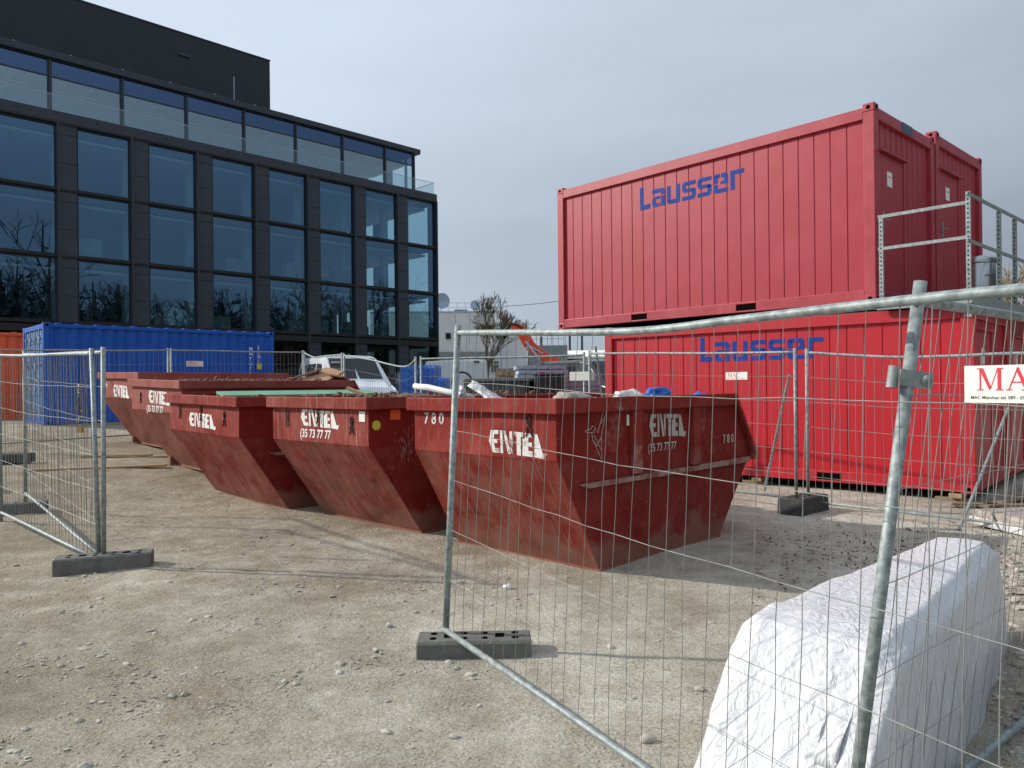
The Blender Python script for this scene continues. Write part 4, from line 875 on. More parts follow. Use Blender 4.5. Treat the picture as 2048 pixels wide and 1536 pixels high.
# left pair of panels meeting at one foot
fence('mesh panel at the left photo edge running towards the camera side', (-3.84, 6.96), (-6.35, 9.30), .05, .12, topa=2.02, topb=2.12, lean=(.17, .05), seed=31, wob_=.02, wr=.0025)
fence('mesh panel at left hung with a chain and padlock, in front of the blue container', (-3.77, 6.90), (-6.50, 10.0), .08, .26, topa=2.02, topb=2.16, lean=(-.05, 0), seed=32, wob_=.02, wr=.0025)
foot('dark cast foot under the two posts at left', -3.76, 6.90, R(20), .80, .25, .15)
foot('cast foot at the far end of the left mesh panel', -6.55, 9.75, R(22), .85, .24, .14)
foot('dark foot near the left photo edge by the orange container', -9.15, 13.6, R(8), .8, .3, .17, M['rubber'])
foot('dark foot at the left photo edge, half out of view', -7.9, 11.0, R(8), .5, .25, .17)
t = thing('chain', 'dark chain with a brass padlock hanging on the left mesh panel', 'chain', (0, 0, 0))
cp = Vector((-4.40, 7.63, 1.70)); mb = MB(); rg = random.Random(2)
for i in range(16):
    p = cp+Vector((rg.uniform(-.02, .02), rg.uniform(-.02, .02), -.024*i)); th = rg.uniform(0, 3.1)
    mb.tube([p+Vector((math.cos(th)*math.cos(a)*.017, math.sin(th)*math.cos(a)*.017, math.sin(a)*.024)) for a in [k*math.pi/4 for k in range(9)]], .0065, 5, False)
mb.build('links', M['chain'], t)
mb = MB(); c_ = cp+Vector((0, 0, -.46)); mb.obox(c_, .055, .022, .055); mb.tube([c_+Vector((-.017, 0, .027)), c_+Vector((-.015, 0, .055)), c_+Vector((.015, 0, .055)), c_+Vector((.017, 0, .027))], .005, 6); mb.build('padlock', M['brass'], t, bevel=.004)

# far line of panels
def far_fence(lbl, A, B, dz=0, **k): return fence(lbl, A, B, gz(*A)+.12+dz, gz(*B)+.12+dz, wr=.0026, **k)
far_fence('far mesh panel in front of the lower red container, left of the double post', (1.30, 12.55), (3.70, 9.80), topa=2.20, topb=2.08, seed=41, sign=(2.62, 1.70, .34, .105))
fence('far mesh panel in front of the lower red container, right of the double post', (3.83, 9.74), (6.15, 7.35), .09, .06, topa=2.07, topb=1.93, seed=42, wr=.003, rail_pts=[(0, 0), (.3, -.05), (.5, -.035), (.7, .0), (1, 0)])
far_fence('far mesh panel in front of the stacked grey formwork', (-1.72, 14.2), (1.22, 12.65), topa=2.20, topb=2.18, seed=43, dz=-.1)
far_fence('far mesh panel with a sagging top rail in front of the white van bonnet', (-3.80, 17.0), (-1.84, 14.35), topa=2.40, topb=2.20, seed=44, rail_pts=[(0, 0), (.4, -.06), (.85, -.16), (1, 0)])
far_fence('far mesh panel in front of the white van side', (-5.5, 19.9), (-3.86, 17.05), topa=2.60, topb=2.42, seed=45, rail_pts=[(0, 0), (.3, -.10), (.6, -.05), (1, 0)])
far_fence('far mesh panel in front of the right half of the blue container', (-7.95, 17.5), (-5.56, 19.95), topa=2.58, topb=2.62, seed=46, sign=(.35, 2.18, .40, .13))
far_fence('far mesh panel in front of the blue container doors', (-10.4, 15.1), (-8.0, 17.45), topa=2.50, topb=2.58, seed=47)
far_fence('far mesh panel in front of the orange container with a small plate', (-13.2, 14.8), (-10.5, 15.05), topa=2.46, topb=2.50, seed=48, sign=(1.9, 2.02, .50, .16))
def brace(lbl, a, b, r_=.018):
    mb = MB(); mb.cyl(a, b, r_, 8); tag(mb.build('brace_pole', M['galv_post']), lbl, 'brace', 'slanting fence braces')
brace('slanting brace pipe behind the far panel at the blue container', (-7.98, 17.55, 2.45), (-8.6, 18.3, .6))
brace('slanting brace pipe left of the double post by the lower red container', (3.66, 9.9, 1.75), (3.62, 10.8, .1))
brace('slanting brace pipe at the far right by the lower red container', (6.35, 9.6, 1.3), (4.75, 8.0, .06))
brace('slanting brace pipe between the formwork and the upper red container', (1.42, 12.7, 2.3), (1.80, 13.6, .1))
foot('dark rubber foot under the double post before the lower red container', 3.72, 9.62, R(42), .72, .34, .22, M['rubber'], z=-.01)
foot('rubber foot under the far panels by the formwork', 1.25, 12.6, R(20), .6, .24, .15, M['rubber'])
foot('rubber foot under the far panels before the formwork, left end', -1.8, 14.25, R(70), .6, .24, .15, M['rubber'])
foot('rubber foot under the far right end of the panel before the red container', 6.15, 7.35, R(42), .6, .24, .15, M['rubber'])

# ------------------------------------------------------------ stair landing at the upper container doors
ua = Vector((.675, -.737, 0)); wa = Vector((.737, .675, 0)); K = Vector((5.26, 10.82, 2.80))
t = thing('landing_platform', 'galvanised landing with railings at the doors of the upper red container', 'platform', K, aA)
# local x = outwards, y = along the doors
mb = MB(); mb.box(.03, -.0, -.06, 1.2, 5.0, -.02); mb.build('deck', M['galv'], t)
for lbl, a in (('edge_beam', (.03, -.04, -.12, 1.24, .0, .0)), ('edge_beam', (1.2, .0, -.14, 1.24, 5.0, .0))):
    mb = MB(); mb.box(*a); mb.build(lbl, M['galv'], t)
def rail_(mb, a, b): 
    a, b = Vector(a), Vector(b); d = (b-a).normalized(); s_ = Vector((0, 0, 1)); n_ = d.cross(s_)
    mb.obox((a+b)/2, (b-a).length, .022, .045, d, n_, s_)
for z in (1.22, .76):
    mb = MB(); rail_(mb, (.04, .01, z), (1.2, .01, z)); mb.build('handrail', M['galv_post'], t)
for z in (1.32, .70):
    mb = MB(); rail_(mb, (1.2, -.06, z+.01), (1.2, 5.0, z+.01)); mb.build('handrail', M['galv_post'], t)
def perf_post(x, y, z0, z1, hw=.028):
    mb = MB(); mb.box(x-hw, y-.02, z0, x+hw, y+.02, z1); p = mb.build('railing_post', M['galv_post'], t)
    h = MB(); zz = z0+.06
    while zz < z1-.03: h.box(x-.009, y-.022, zz, x+.009, y-.0205, zz+.02); zz += .062
    h.build('slot', M['void'], p)
perf_post(.08, .02, -.05, 1.20)
perf_post(1.2, .0, -.30, 1.36)
for y in (1.35, 2.15, 3.6): perf_post(1.2, y, -.1, 1.30)
# steel bin on the landing
p = K+ua*.95+wa*1.45
t = thing('steel_bin', 'round brushed steel bin on the landing by the doors', 'bin', (p.x, p.y, 2.79))
mb = MB(); mb.lathe([(0, 0), (.17, 0), (.18, .02), (.18, .58), (.17, .60)], (0, 0), 28); mb.build('body', M['stain'], t, smooth=True)
mb = MB(); mb.lathe([(.19, .595), (.195, .62), (.19, .66), (.12, .70), (0, .715)], (0, 0), 28); mb.build('lid', M['stain'], t, smooth=True)
mb = MB(); mb.tube([(-.06, -.186, .40), (-.06, -.20, .40), (.06, -.20, .40), (.06, -.186, .40)], .006, 6); mb.build('handle', M['chain'], t)

# ------------------------------------------------------------ white wrapped bundle
def wrapped():
    o0 = Vector((1.12, 3.36, 0)); dl = Vector((.73, .69, 0)).normalized(); dw = Vector((dl.y, -dl.x, 0))
    # stations along the length: s, half extents at several heights (left edge, right edge), top height
    S = [(-.54, .04, .54, .03), (-.47, -.04, .56, .14), (-.31, -.07, .57, .36), (-.14, -.08, .58, .58), (-.05, -.08, .58, .665), (.10, -.07, .58, .695), (.5, -.06, .56, .70), (1.0, -.05, .51, .705), (1.6, -.02, .44, .715), (2.1, .02, .38, .72), (2.22, .04, .35, .70), (2.30, .07, .33, .52), (2.38, .03, .33, .2), (2.44, .0, .32, .02)]
    na, nb = 110, 84; vs = []; b0 = gz(1.6, 3.8)-.03
    sx = [s[0] for s in S]
    for i in range(na+1):
        tt = i/na; s = float(np.interp(tt, np.linspace(0, 1, len(S)), sx))
        l = float(np.interp(s, sx, [q[1] for q in S])); r_ = float(np.interp(s, sx, [q[2] for q in S])); h = float(np.interp(s, sx, [q[3] for q in S]))
        # cross-section polyline: left foot flares out, up, over, down right side flares
        fl = .10+.06*nz3(s*2, 5); fr = .05+.05*nz3(s*2.3, 9)
        pl = [(l-fl*min(1, h/.5), 0), (l-.05, h*.45), (l+.01, h*.93), (l+.07, h), ((l+r_)/2, h*1.01), (r_-.08, h), (r_-.0, h*.90), (r_+.05, h*.45), (r_+fr*min(1, h/.5), 0)]
        tk = [0, .12, .23, .28, .45, .64, .71, .85, 1.0]
        for j in range(nb+1):
            u_ = j/nb; y = float(np.interp(u_, tk, [q[0] for q in pl])); z = float(np.interp(u_, tk, [q[1] for q in pl]))
            e = min(1, u_*10, (1-u_)*10)
            sv = Vector((s, y, z))
            top = 1 if .28 < u_ < .64 else 0
            ridge = lambda q: 1-abs(noise.noise(q))*2
            n = .020*noise.noise(sv*1.6)+.005*ridge(Vector((s*2.2+y*5, y*5+z*.6, z*1.1)))*(.35 if top else 1)+.0020*ridge(Vector((s*7+z*5, y*8, z*4+2)))*(.4 if top else 1)+.0015*noise.noise(sv*17)
            if s < .15: n += .008*ridge(Vector((s*1.5+1, y*5.2+z*1.4, z*1.3)))
            n *= e
            ox = 0; 
            dy = -n if u_ < .28 else (n if u_ > .64 else 0); dz = n if .2 < u_ < .72 else 0
            if s < 0: ox = -n*1.2
            P = o0+dl*(s+ox)+dw*(y+dy); vs.append((P.x, P.y, b0+max(0, z+dz)))
    q = nb+1; fs = [(i*q+j, (i+1)*q+j, (i+1)*q+j+1, i*q+j+1) for i in range(na) for j in range(nb)]
    mb = MB(); mb.add(vs, fs); t = thing('wrapped_bundle', 'long bundle wrapped in creased white plastic film at lower right', 'bundle', (0, 0, 0))
    o = mb.build('film_cover', M['film'], t, smooth=True, solid=.003)
    # loose flaps at the near end and right foot
    for (s0, y0, z0, wd, hg, sd) in ((-.13, .42, .47, .16, .26, 2),):
        f = MB(); v2 = []
        for i in range(11):
            for j in range(9):
                a, b = i/10, j/8; y = y0+(a-.5)*wd*(1-.35*b); out_ = -.03-.07*math.sin(b*1.9)-.02*nz3(a*4, b*4, sd); z = z0+.08-b*hg
                P = o0+dl*(s0+out_-b*.16)+dw*(y+.03*nz3(a*3, b*5, sd+3)); v2.append((P.x, P.y, b0+z))
        f.add(v2, [(i*9+j, (i+1)*9+j, (i+1)*9+j+1, i*9+j+1) for i in range(10) for j in range(8)]); f.build('film_flap', M['film'], t, smooth=True, solid=.002)
    # what is inside: boards keep the shape
    f = MB(); c = o0+dl*1.1+dw*.22; f.obox((c.x, c.y, b0+.29), 1.9, .22, .50, dl, dw, Vector((0, 0, 1))); f.build('boards', M['plank_old'], t)
wrapped()

# ------------------------------------------------------------ small things on the ground at right and left
t = thing('insulation_slab', 'pale slab wrapped in shiny film lying behind the mesh at the right edge', 'slab', (5.35, 8.15, .02), R(8))
mb = MB(); mb.box(-.05, -.5, 0, 1.7, .45, .17); mb.build('slab', M['debris'], t, bevel=.03)
mb = MB(); mb.box(-.07, -.52, .0, 1.72, .47, .09); mb.build('film', M['bag'], t, bevel=.02)
for i, (x, y, a, L_, lb) in enumerate(((6.7, 10.1, 35, 1.6, 'weathered plank lying at the right rear of the pale slab'), (6.5, 9.7, -12, 1.5, 'plank crossing another beside the lower red container'), (-5.95, 14.6, 10, 1.9, 'pale plank left of the farthest skip'), (-7.1, 12.9, 17, 2.1, 'long thin batten on the ground left of the skips'), (-7.6, 14.4, 5, 1.3, 'short timber behind the mesh at left'))):
    mb = MB(); mb.box(-L_/2, -.06, 0, L_/2, .06, .035); o = mb.build('plank', M['plank'] if i > 1 else M['plank_old'], bevel=.004); o.location = (x, y, gz(x, y)+.02); o.rotation_euler = (0, 0, R(a)); tag(o, lb, 'plank', 'loose planks on the ground')
for i, (x, y, r_, lb) in enumerate(((.62, 3.55, .035, 'brown stone lump beside the shadow of the front bottom rail'), (-.05, 6.1, .035, 'small white stone between the front panel and the second skip'), (-.86, 5.15, .026, 'angular pale stone left of the front cast foot'), (-4.6, 5.9, .04, 'pale broken stone inside the left panel'), (-1.5, 2.75, .03, 'flat yellowish stone in the left foreground'), (-2.9, 6.3, .04, 'upright grey stone in the open ground right of the left foot'))):
    o = cloth_blob('stone', lb, 'stone', None, (x, y, gz(x, y)+r_*.3), (r_, r_*.8, r_*.7), M['stone'] if i != 1 else M['pvc'], 30+i, 2, .5, 'single stones on the ground', world=Matrix())
mb = MB(); pts = [(4.4, 5.1, .03), (4.9, 5.6, .03), (5.2, 6.2, .04), (4.9, 6.8, .04), (5.4, 7.1, .06)]; mb.tube(pts, .016, 6); tag(mb.build('hose', M['tarp_blue'], smooth=True), 'blue hose lying among the pebbles at the right edge', 'hose')

# ------------------------------------------------------------ vehicles behind the fence
def loft_car(name, label, loc, rz, st, wheels, paint, side_wins, front_win=None, extra=None, cat='van', hood=None, group='vehicles parked behind the fence', rear_win=None, lights=None):
    t = thing(name, label, cat, loc, rz, group)
    # st: list of (x, belt_z, top_z, halfwidth belt, halfwidth top); nose towards +x
    vs = []; zb = .28
    for x, bz, tz, hb, ht in st:
        ring = [(-hb*.93, zb), (-hb, zb+.18), (-hb, bz), (-ht, tz-.07), (-ht+.09, tz), (0, tz+.025), (ht-.09, tz), (ht, tz-.07), (hb, bz), (hb, zb+.18), (hb*.93, zb)]
        vs += [(x, y, z) for y, z in ring]
    n = 11; mb = MB(); mb.add(vs, [(i*n+j, (i+1)*n+j, (i+1)*n+(j+1) % n, i*n+(j+1) % n) for i in range(len(st)-1) for j in range(n)]+[tuple(range(n)), tuple(range((len(st)-1)*n, len(st)*n))])
    mb.build('body', paint, t, bevel=.03)
    def hw(x, z):
        X = [s[0] for s in st]; b = np.interp(x, X, [s[1] for s in st]); tz = np.interp(x, X, [s[2] for s in st]); hb = np.interp(x, X, [s[3] for s in st]); ht = np.interp(x, X, [s[4] for s in st])
        return float(np.interp(z, [b, tz-.07], [hb, ht]))
    for poly in side_wins:
        for s in (-1, 1):
            m_ = MB(); m_.add([(x, s*(hw(x, z)+.008), z) for x, z in poly], [tuple(range(len(poly)))]); m_.build('side_window', M['carglass'], t)
    if front_win: MB().add(front_win, [tuple(range(len(front_win)))]).build('windscreen', M['carglass'], t)
    if rear_win: MB().add(rear_win, [tuple(range(len(rear_win)))]).build('rear_window', M['carglass'], t)
    for x in wheels:
        for s in (-1, 1):
            y = s*(max(q[3] for q in st)-.12); w_ = MB(); w_.tube([(x, y-.11, .33), (x, y+.11, .33)], .33, 20); wo = w_.build('wheel', M['dark_rubber'], t, bevel=.02)
            w_ = MB(); w_.tube([(x, y-.115, .33), (x, y+.115, .33)], .20, 14); w_.build('rim', M['grey_metal'], wo)
    for nm, m_, b in (lights or []): q = MB(); q.box(*b); q.build(nm, m_, t, bevel=.01)
    return t
vst = [(-2.45, 1.0, 1.55, .80, .70), (-2.38, 1.05, 1.86, .90, .76), (-1.9, 1.08, 1.92, .93, .78), (.3, 1.08, 1.92, .95, .80), (.75, 1.08, 1.86, .95, .78), (1.62, 1.08, 1.16, .93, .80), (2.2, .95, .99, .88, .76), (2.42, .72, .80, .80, .72), (2.46, .5, .6, .76, .70)]
fw_ = Vector((.46, -.888)); az = math.atan2(fw_.y, fw_.x); vp = Vector((-4.95, 22.1))
loft_car('white_van', 'white passenger van parked behind the fence, its windscreen facing the camera', (vp.x, vp.y, .64), az, vst, (-1.6, 1.6), M['carwhite'],
    [[(-2.1, 1.16), (-1.15, 1.16), (-1.15, 1.70), (-1.95, 1.70)], [(-1.05, 1.16), (.12, 1.16), (.12, 1.70), (-1.05, 1.70)], [(.25, 1.16), (1.25, 1.16), (.72, 1.66), (.25, 1.70)]],
    [(.82, -.66, 1.83), (.82, .66, 1.83), (1.55, .70, 1.24), (1.55, -.70, 1.24)],
    lights=[('headlight', M['headlight'], (2.22, -.86, .72, 2.44, -.58, .88)), ('headlight', M['headlight'], (2.22, .58, .72, 2.44, .86, .88)), ('grille', M['black'], (2.3, -.52, .62, 2.47, .52, .82)), ('paper', M['sign_white'], (1.02, -.62, 1.69, 1.10, -.36, 1.72)), ('mirror', M['black'], (1.15, -1.12, 1.15, 1.28, -.96, 1.38)), ('mirror', M['black'], (1.15, .96, 1.15, 1.28, 1.12, 1.38))])
vst3 = [(-2.6, .95, 2.25, .86, .80), (-2.55, 1.0, 2.38, .97, .86), (1.0, 1.0, 2.38, .98, .86), (1.8, 1.05, 1.3, .95, .84), (2.5, .9, .95, .88, .8)]
vst2 = [(-2.2, .95, 1.85, .80, .74), (-2.15, 1.0, 1.95, .92, .82), (.6, 1.0, 1.95, .95, .84), (1.4, 1.0, 1.12, .92, .8), (2.1, .8, .85, .8, .7)]
loft_car('white_van', 'white panel van seen from behind, left of the front fence post', (-3.9, 45.5, .80), R(135), vst3, (-1.4, 1.4), M['carwhite'], [[(.3, 1.1), (1.1, 1.1), (.8, 1.6), (.3, 1.65)]],
    lights=[('tail_light', M['taillight'], (-2.64, -.95, .85, -2.54, -.82, 1.2)), ('tail_light', M['taillight'], (-2.64, .82, .85, -2.54, .95, 1.2)), ('door_handle', M['black'], (-2.66, -.2, 2.2, -2.56, .2, 2.3))])
cst = [(-2.2, .9, 1.1, .80, .70), (-2.0, 1.0, 1.45, .86, .66), (-.3, 1.0, 1.66, .9, .66), (.35, 1.0, 1.60, .9, .66), (1.0, .98, 1.05, .88, .72), (1.9, .85, .9, .84, .72), (2.2, .6, .66, .78, .70)]
loft_car('dark_car', 'black car nose on behind the white passenger van', (-3.05, 24.3, .50), R(-76), cst, (-1.4, 1.4), M['cardark'], [[(-1.7, 1.08), (.2, 1.08), (.2, 1.5), (-1.5, 1.5)]], [(.42, -.55, 1.56), (.42, .55, 1.56), (1.0, .66, 1.09), (1.0, -.66, 1.09)], cat='car',
    lights=[('headlight', M['headlight'], (2.0, -.78, .68, 2.21, -.5, .8)), ('headlight', M['headlight'], (2.0, .5, .68, 2.21, .78, .8))])
loft_car('dark_blue_van', 'dark blue vehicle between the white panel van and the formwork', (.2, 47.5, .80), R(120), vst2, (-1.4, 1.4), M['carblue'], [[(.3, 1.1), (1.1, 1.1), (.8, 1.6), (.3, 1.65)]])
loft_car('dark_van', 'dark van with a blue tinted windscreen behind the grey formwork', (2.75, 25.0, .55), R(-60), vst, (-1.6, 1.6), M['cardark'], [[(-2.1, 1.16), (.12, 1.16), (.12, 1.70), (-1.95, 1.70)]], [(.80, -.66, 1.84), (.80, .66, 1.84), (1.60, .74, 1.21), (1.60, -.74, 1.21)])

# ------------------------------------------------------------ materials stacked behind the fence
for i, (x, y, L_, n, lb) in enumerate(((.66, 17.6, 1.13, 17, 'tall stack of grey aluminium formwork panels behind the nearest skip'), (1.74, 18.6, .92, 15, 'lower stack of grey formwork panels right of the tall stack'))):
    t = thing('formwork_stack', lb, 'formwork', (x, y, gz(x, y)-.02), R(3-8*i), 'grey formwork stacks')
    for k in range(n):
        z = .12+k*.104; mb = MB(); dx = random.uniform(-.03, .03)
        mb.box(-L_/2+dx, -.6, z, L_/2+dx, -.54, z+.085); mb.box(-L_/2+dx, .54, z, L_/2+dx, .6, z+.085); mb.box(-L_/2+dx, -.54, z, -L_/2+.05+dx, .54, z+.085); mb.box(L_/2-.05+dx, -.54, z, L_/2+dx, .54, z+.085); mb.box(-L_/2+.05+dx, -.54, z+.07, L_/2-.05+dx, .54, z+.083)
        for q in range(4): xx = -L_/2+dx+L_*(q+.5)/4; mb.box(xx-.03, -.62, z+.01, xx+.03, -.6, z+.075)
        mb.build('formwork_panel', M['grey_metal'], t)
    mb = MB(); mb.box(-L_/2, -.5, 0, -L_/2+.1, .5, .115); mb.box(L_/2-.1, -.5, 0, L_/2, .5, .115); mb.build('bearer', M['plank_old'], t)
mb = MB(); mb.box(0, 0, 0, .58, .7, .66); mb.box(-.02, -.02, .66, .60, .72, .69); o = mb.build('black_crate', M['black'], bevel=.01); o.location = (.50, 15.6, 1.19); o.rotation_euler = (0, 0, R(2)); tag(o, 'black plastic crate standing before the grey formwork', 'crate')
t = thing('trestle', 'low timber trestle carrying the black crate', 'trestle', (.5, 15.6, gz(.5, 15.6)))
mb = MB(); mb.box(0, 0, .88, 1.0, .7, .94); mb.build('top', M['plank_old'], t)
for x in (.02, .9):
    for y in (.02, .6): mb = MB(); mb.box(x, y, 0, x+.08, y+.08, .88); mb.build('leg', M['plank_old'], t)
mb = MB(); mb.box(0, 0, 0, .16, .03, .16); o = mb.build('warning_plate', M['taillight'], bevel=.02); o.location = (.62, 16.95, 1.78); tag(o, 'small red plate fixed on the tall formwork stack', 'plate')
mb = MB(); mb.box(0, 0, 0, .44, .02, .15); o = mb.build('blank_plate', M['sign_white'], bevel=.004); o.location = (1.21, 12.72, 1.72); o.rotation_euler = (0, 0, R(-50)); o.location = (.98, 12.74, 1.72); o.rotation_euler = (0, 0, R(-27)); tag(o, 'blank cream plate wired to the far panel by the formwork', 'plate')
t = thing('waste_bin', 'large black lidded waste container behind the white plastic sheet', 'waste container', (-1.05, 16.2, gz(-1, 16)), R(-20))
mb = MB(); mb.prism([(.06, .12), (1.34, .12), (1.40, 1.52), (0, 1.52)], lambda x, z, d: (x, d, z), 0, .95); mb.build('body', mat('charcoal bin', (.03, .036, .038), .5), t, bevel=.02)
mb = MB(); mb.prism([(-.03, 1.52), (1.43, 1.52), (1.38, 1.59), (.04, 1.59)], lambda x, z, d: (x, d, z), -.03, .98); mb.build('lid', mat('grey bin lid', (.10, .11, .11), .5), t, bevel=.01)
for x in (.15, 1.25):
    for y in (.12, .83): mb = MB(); mb.cyl((x, y-.03, .09), (x, y+.03, .09), .09, 12); mb.build('wheel', M['dark_rubber'], t)
# stacked pallets on edge
for i in range(3):
    t = thing('pallet', ['wooden pallet leaning edge on beside the formwork, front', 'wooden pallet leaning edge on beside the formwork, middle', 'wooden pallet leaning edge on beside the formwork, rear'][i], 'pallet', (-.30+.13*i, 18.2+.3*i, gz(-.2, 18)+.02), R(75), 'wooden pallets on edge')
    for k in range(7): mb = MB(); mb.box(0, 0, .02+k*.26, .9, .02, .12+k*.26); mb.box(0, .10, .02+k*.26, .9, .12, .12+k*.26); mb.build('board', M['plank'], t)
    for xx in (0, .4, .8): mb = MB(); mb.box(xx, .022, 0, xx+.09, .098, 1.75); mb.build('bearer', M['plank_old'], t)
def draped(name, label, loc, rz, a, b, h, m, seed):
    mb = MB(); vs = []; n1, n2 = 40, 26
    for i in range(n1+1):
        for j in range(n2+1):
            u_, v_ = i/n1, j/n2; th = u_*2*math.pi; r_ = 1+.04*nz3(math.cos(th)*3+seed, math.sin(th)*3, v_*3)+.05*(1-v_)*nz3(math.cos(th)*7, math.sin(th)*7, seed)
            c, s_ = math.cos(th), math.sin(th); k = 1/max(abs(c), abs(s_)); e = 1 if v_ < .8 else max(0, 1-(v_-.8)/.2)
            zz = h*min(1, v_/.8)+.03*nz3(c*3*k, s_*3*k, seed)
            vs.append((a*c*k*r_*e*(1.06-.06*v_), b*s_*k*r_*e*(1.06-.06*v_), zz))
    q = n2+1; mb.add(vs, [(i*q+j, (i+1)*q+j, (i+1)*q+j+1, i*q+j+1) for i in range(n1) for j in range(n2)])
    o = mb.build(name, m); o.location = loc; o.rotation_euler = (0, 0, rz); return tag(o, label, 'covered stack', 'stacks under blue tarpaulin')
draped('covered_stack', 'stack under bright blue tarpaulin left of the far double post', (-2.52, 18.3, .42), R(5), .17, .5, 1.74, M['tarp_blue'], 3)
draped('covered_stack', 'stack under blue tarpaulin right of the far double post', (-2.03, 18.6, .42), R(-5), .19, .5, 1.74, M['tarp_blue'], 8)
draped('covered_stack', 'small low blue covered item by the dark bicycle wheel', (-1.66, 18.0, .42), R(-5), .12, .3, 1.42, M['tarp_blue'], 12)
heap_t = thing('brick_pallet', 'pale stone blocks on the ground below the blue tarpaulins', 'blocks', (-2.3, 16.6, gz(-2.3, 16.6)))
for i in range(7):
    mb = MB(); x = i*.23; mb.box(x, 0, .0, x+.2, .5, 1.05+.05*(i % 3)); mb.build('block', M['debris'], heap_t, bevel=.01)
mb = MB(); mb.tube([(-1.30+.26*math.cos(a), 19.5, 1.75+.26*math.sin(a)) for a in [k*math.pi/8 for k in range(17)]], .03, 6, False); tag(mb.build('loose_tyre', M['dark_rubber'], smooth=True), 'dark tyre standing beside the blue tarpaulins', 'tyre')

# crane arm
t = thing('loader_crane', 'orange loading crane arm rising over the grey formwork', 'crane', (0, 30, 0))
def arm(mb, pts, w0): 
    for (a, wa_), (b, wb_) in zip(pts[:-1], pts[1:]):
        a, b = Vector(a), Vector(b); d = (b-a).normalized(); s_ = Vector((0, 1, 0)); n_ = d.cross(s_)
        v = [a+n_*wa_+s_*w0, a-n_*wa_+s_*w0, a-n_*wa_-s_*w0, a+n_*wa_-s_*w0, b+n_*wb_+s_*w0, b-n_*wb_+s_*w0, b-n_*wb_-s_*w0, b+n_*wb_-s_*w0]
        mb.add(v, [(0, 1, 2, 3), (4, 7, 6, 5), (0, 4, 5, 1), (1, 5, 6, 2), (2, 6, 7, 3), (3, 7, 4, 0)])
mb = MB(); arm(mb, [((.0, 0, 4.0), .09), ((.22, 0, 3.98), .15), ((.42, 0, 3.82), .20), ((.55, 0, 3.55), .22), ((.72, 0, 3.25), .21), ((1.0, 0, 2.98), .20), ((1.4, 0, 2.74), .17), ((1.9, 0, 2.55), .13)], .15); mb.build('boom', M['crane'], t, bevel=.02)
mb = MB(); rg = random.Random(4)
for i in range(9):
    o_ = Vector((rg.uniform(-.05, .05), rg.uniform(-.15, .15), rg.uniform(-.05, .08)))
    mb.tube([Vector(p)+o_ for p in ((-.25, 0, 3.55), (-.22, 0, 3.85), (-.05, 0, 4.08), (.2, 0, 4.05), (.45, 0, 3.9))], .035, 6)
mb.build('hoses', M['black'], t, smooth=True)
mb = MB(); mb.cyl((.55, -.2, 3.4), (1.1, -.2, 2.7), .05, 8); mb.cyl((.75, -.2, 3.2), (1.25, -.2, 2.9), .03, 8); mb.build('ram', M['grey_metal'], t)
mb = MB(); mb.box(1.55, -.5, .6, 2.3, .5, 2.45); mb.build('column_base', M['crane'], t, bevel=.03)

# ------------------------------------------------------------ far buildings
t = thing('rendered_building', 'pale rendered low building with a window strip behind the office block', 'building', (-9.0, 80, 0), R(3))
mb = MB(); mb.box(-6, 0, 0, 7.2, 14, 9.5); mb.build('wall', M['wallwhite'], t)
mb = MB(); mb.box(7.2, 1.5, 0, 10.8, 12, 8.6); mb.build('wall', M['wallwhite'], t)
mb = MB(); mb.box(-6.05, -.05, 9.5, 7.25, 14, 9.65); mb.build('roof', M['grey_metal'], t)
mb = MB(); mb.box(-1, -.08, 4.4, 7.25, .0, 5.3); mb.build('cladding_band', M['wallband'], t)
for i in range(8):
    x = -.1+i*.98; mb = MB(); mb.box(x, -.10, 3.0, x+.88, .02, 4.35); f = mb.build('window', M['winframe'], t)
    for k in range(3): q = MB(); q.box(x+.06+k*.27, -.12, 3.08, x+.27+k*.27, -.101, 3.9); q.box(x+.06+k*.27, -.12, 3.97, x+.27+k*.27, -.101, 4.28); q.build('pane', M['carglass'], f)
mb = MB(); mb.box(1.9, -.06, 6.6, 2.6, .02, 7.4); f = mb.build('window', M['winframe'], t); mb = MB(); mb.box(1.98, -.08, 6.68, 2.52, -.061, 7.32); mb.build('pane', M['carglass'], f)
for i in range(3): mb = MB(); mb.box(3.0+i*1.5, -.02, 6.2, 3.03+i*1.5, .04, 9.4); mb.build('downpipe', M['wallband'], t)
mb = MB()
for k in range(9): mb.cyl((1.4+k*.9, .5, 9.6), (1.4+k*.9, .5, 10.6), .025, 5)
mb.cyl((1.4, .5, 10.6), (8.6, .5, 10.6), .025, 5); mb.cyl((1.4, .5, 10.1), (8.6, .5, 10.1), .02, 5); mb.build('roof_railing', M['grey_metal'], t)
def dish(label, loc, r_):
    t = thing('satellite_dish', label, 'satellite dish', loc, R(25), 'satellite dishes on the pale building')
    mb = MB(); n = 24; prof = [(0, 0), (r_*.4, .06*r_), (r_*.75, .2*r_), (r_, .38*r_)]; vs = []
    for rr_, dd in prof:
        for k in range(n): a = 2*math.pi*k/n; vs.append((rr_*math.cos(a), -dd, r_+.4+rr_*math.sin(a)))
    mb.add(vs, [(i*n+k, i*n+(k+1) % n, (i+1)*n+(k+1) % n, (i+1)*n+k) for i in range(3) for k in range(n)]); mb.build('reflector', M['grey_metal'], t, smooth=True, solid=.03)
    mb = MB(); mb.cyl((0, .1, -.1), (0, .1, r_+.4), .07, 8); mb.cyl((0, .05, .3), (0, -r_*.9, r_+.2), .03, 6); mb.build('mast', M['grey_metal'], t)
dish('large grey satellite dish at the left roof corner', (-7.55, 81.0, 9.6), .85)
dish('small satellite dish in the middle of the roof', (-4.05, 82.0, 9.5), .55)
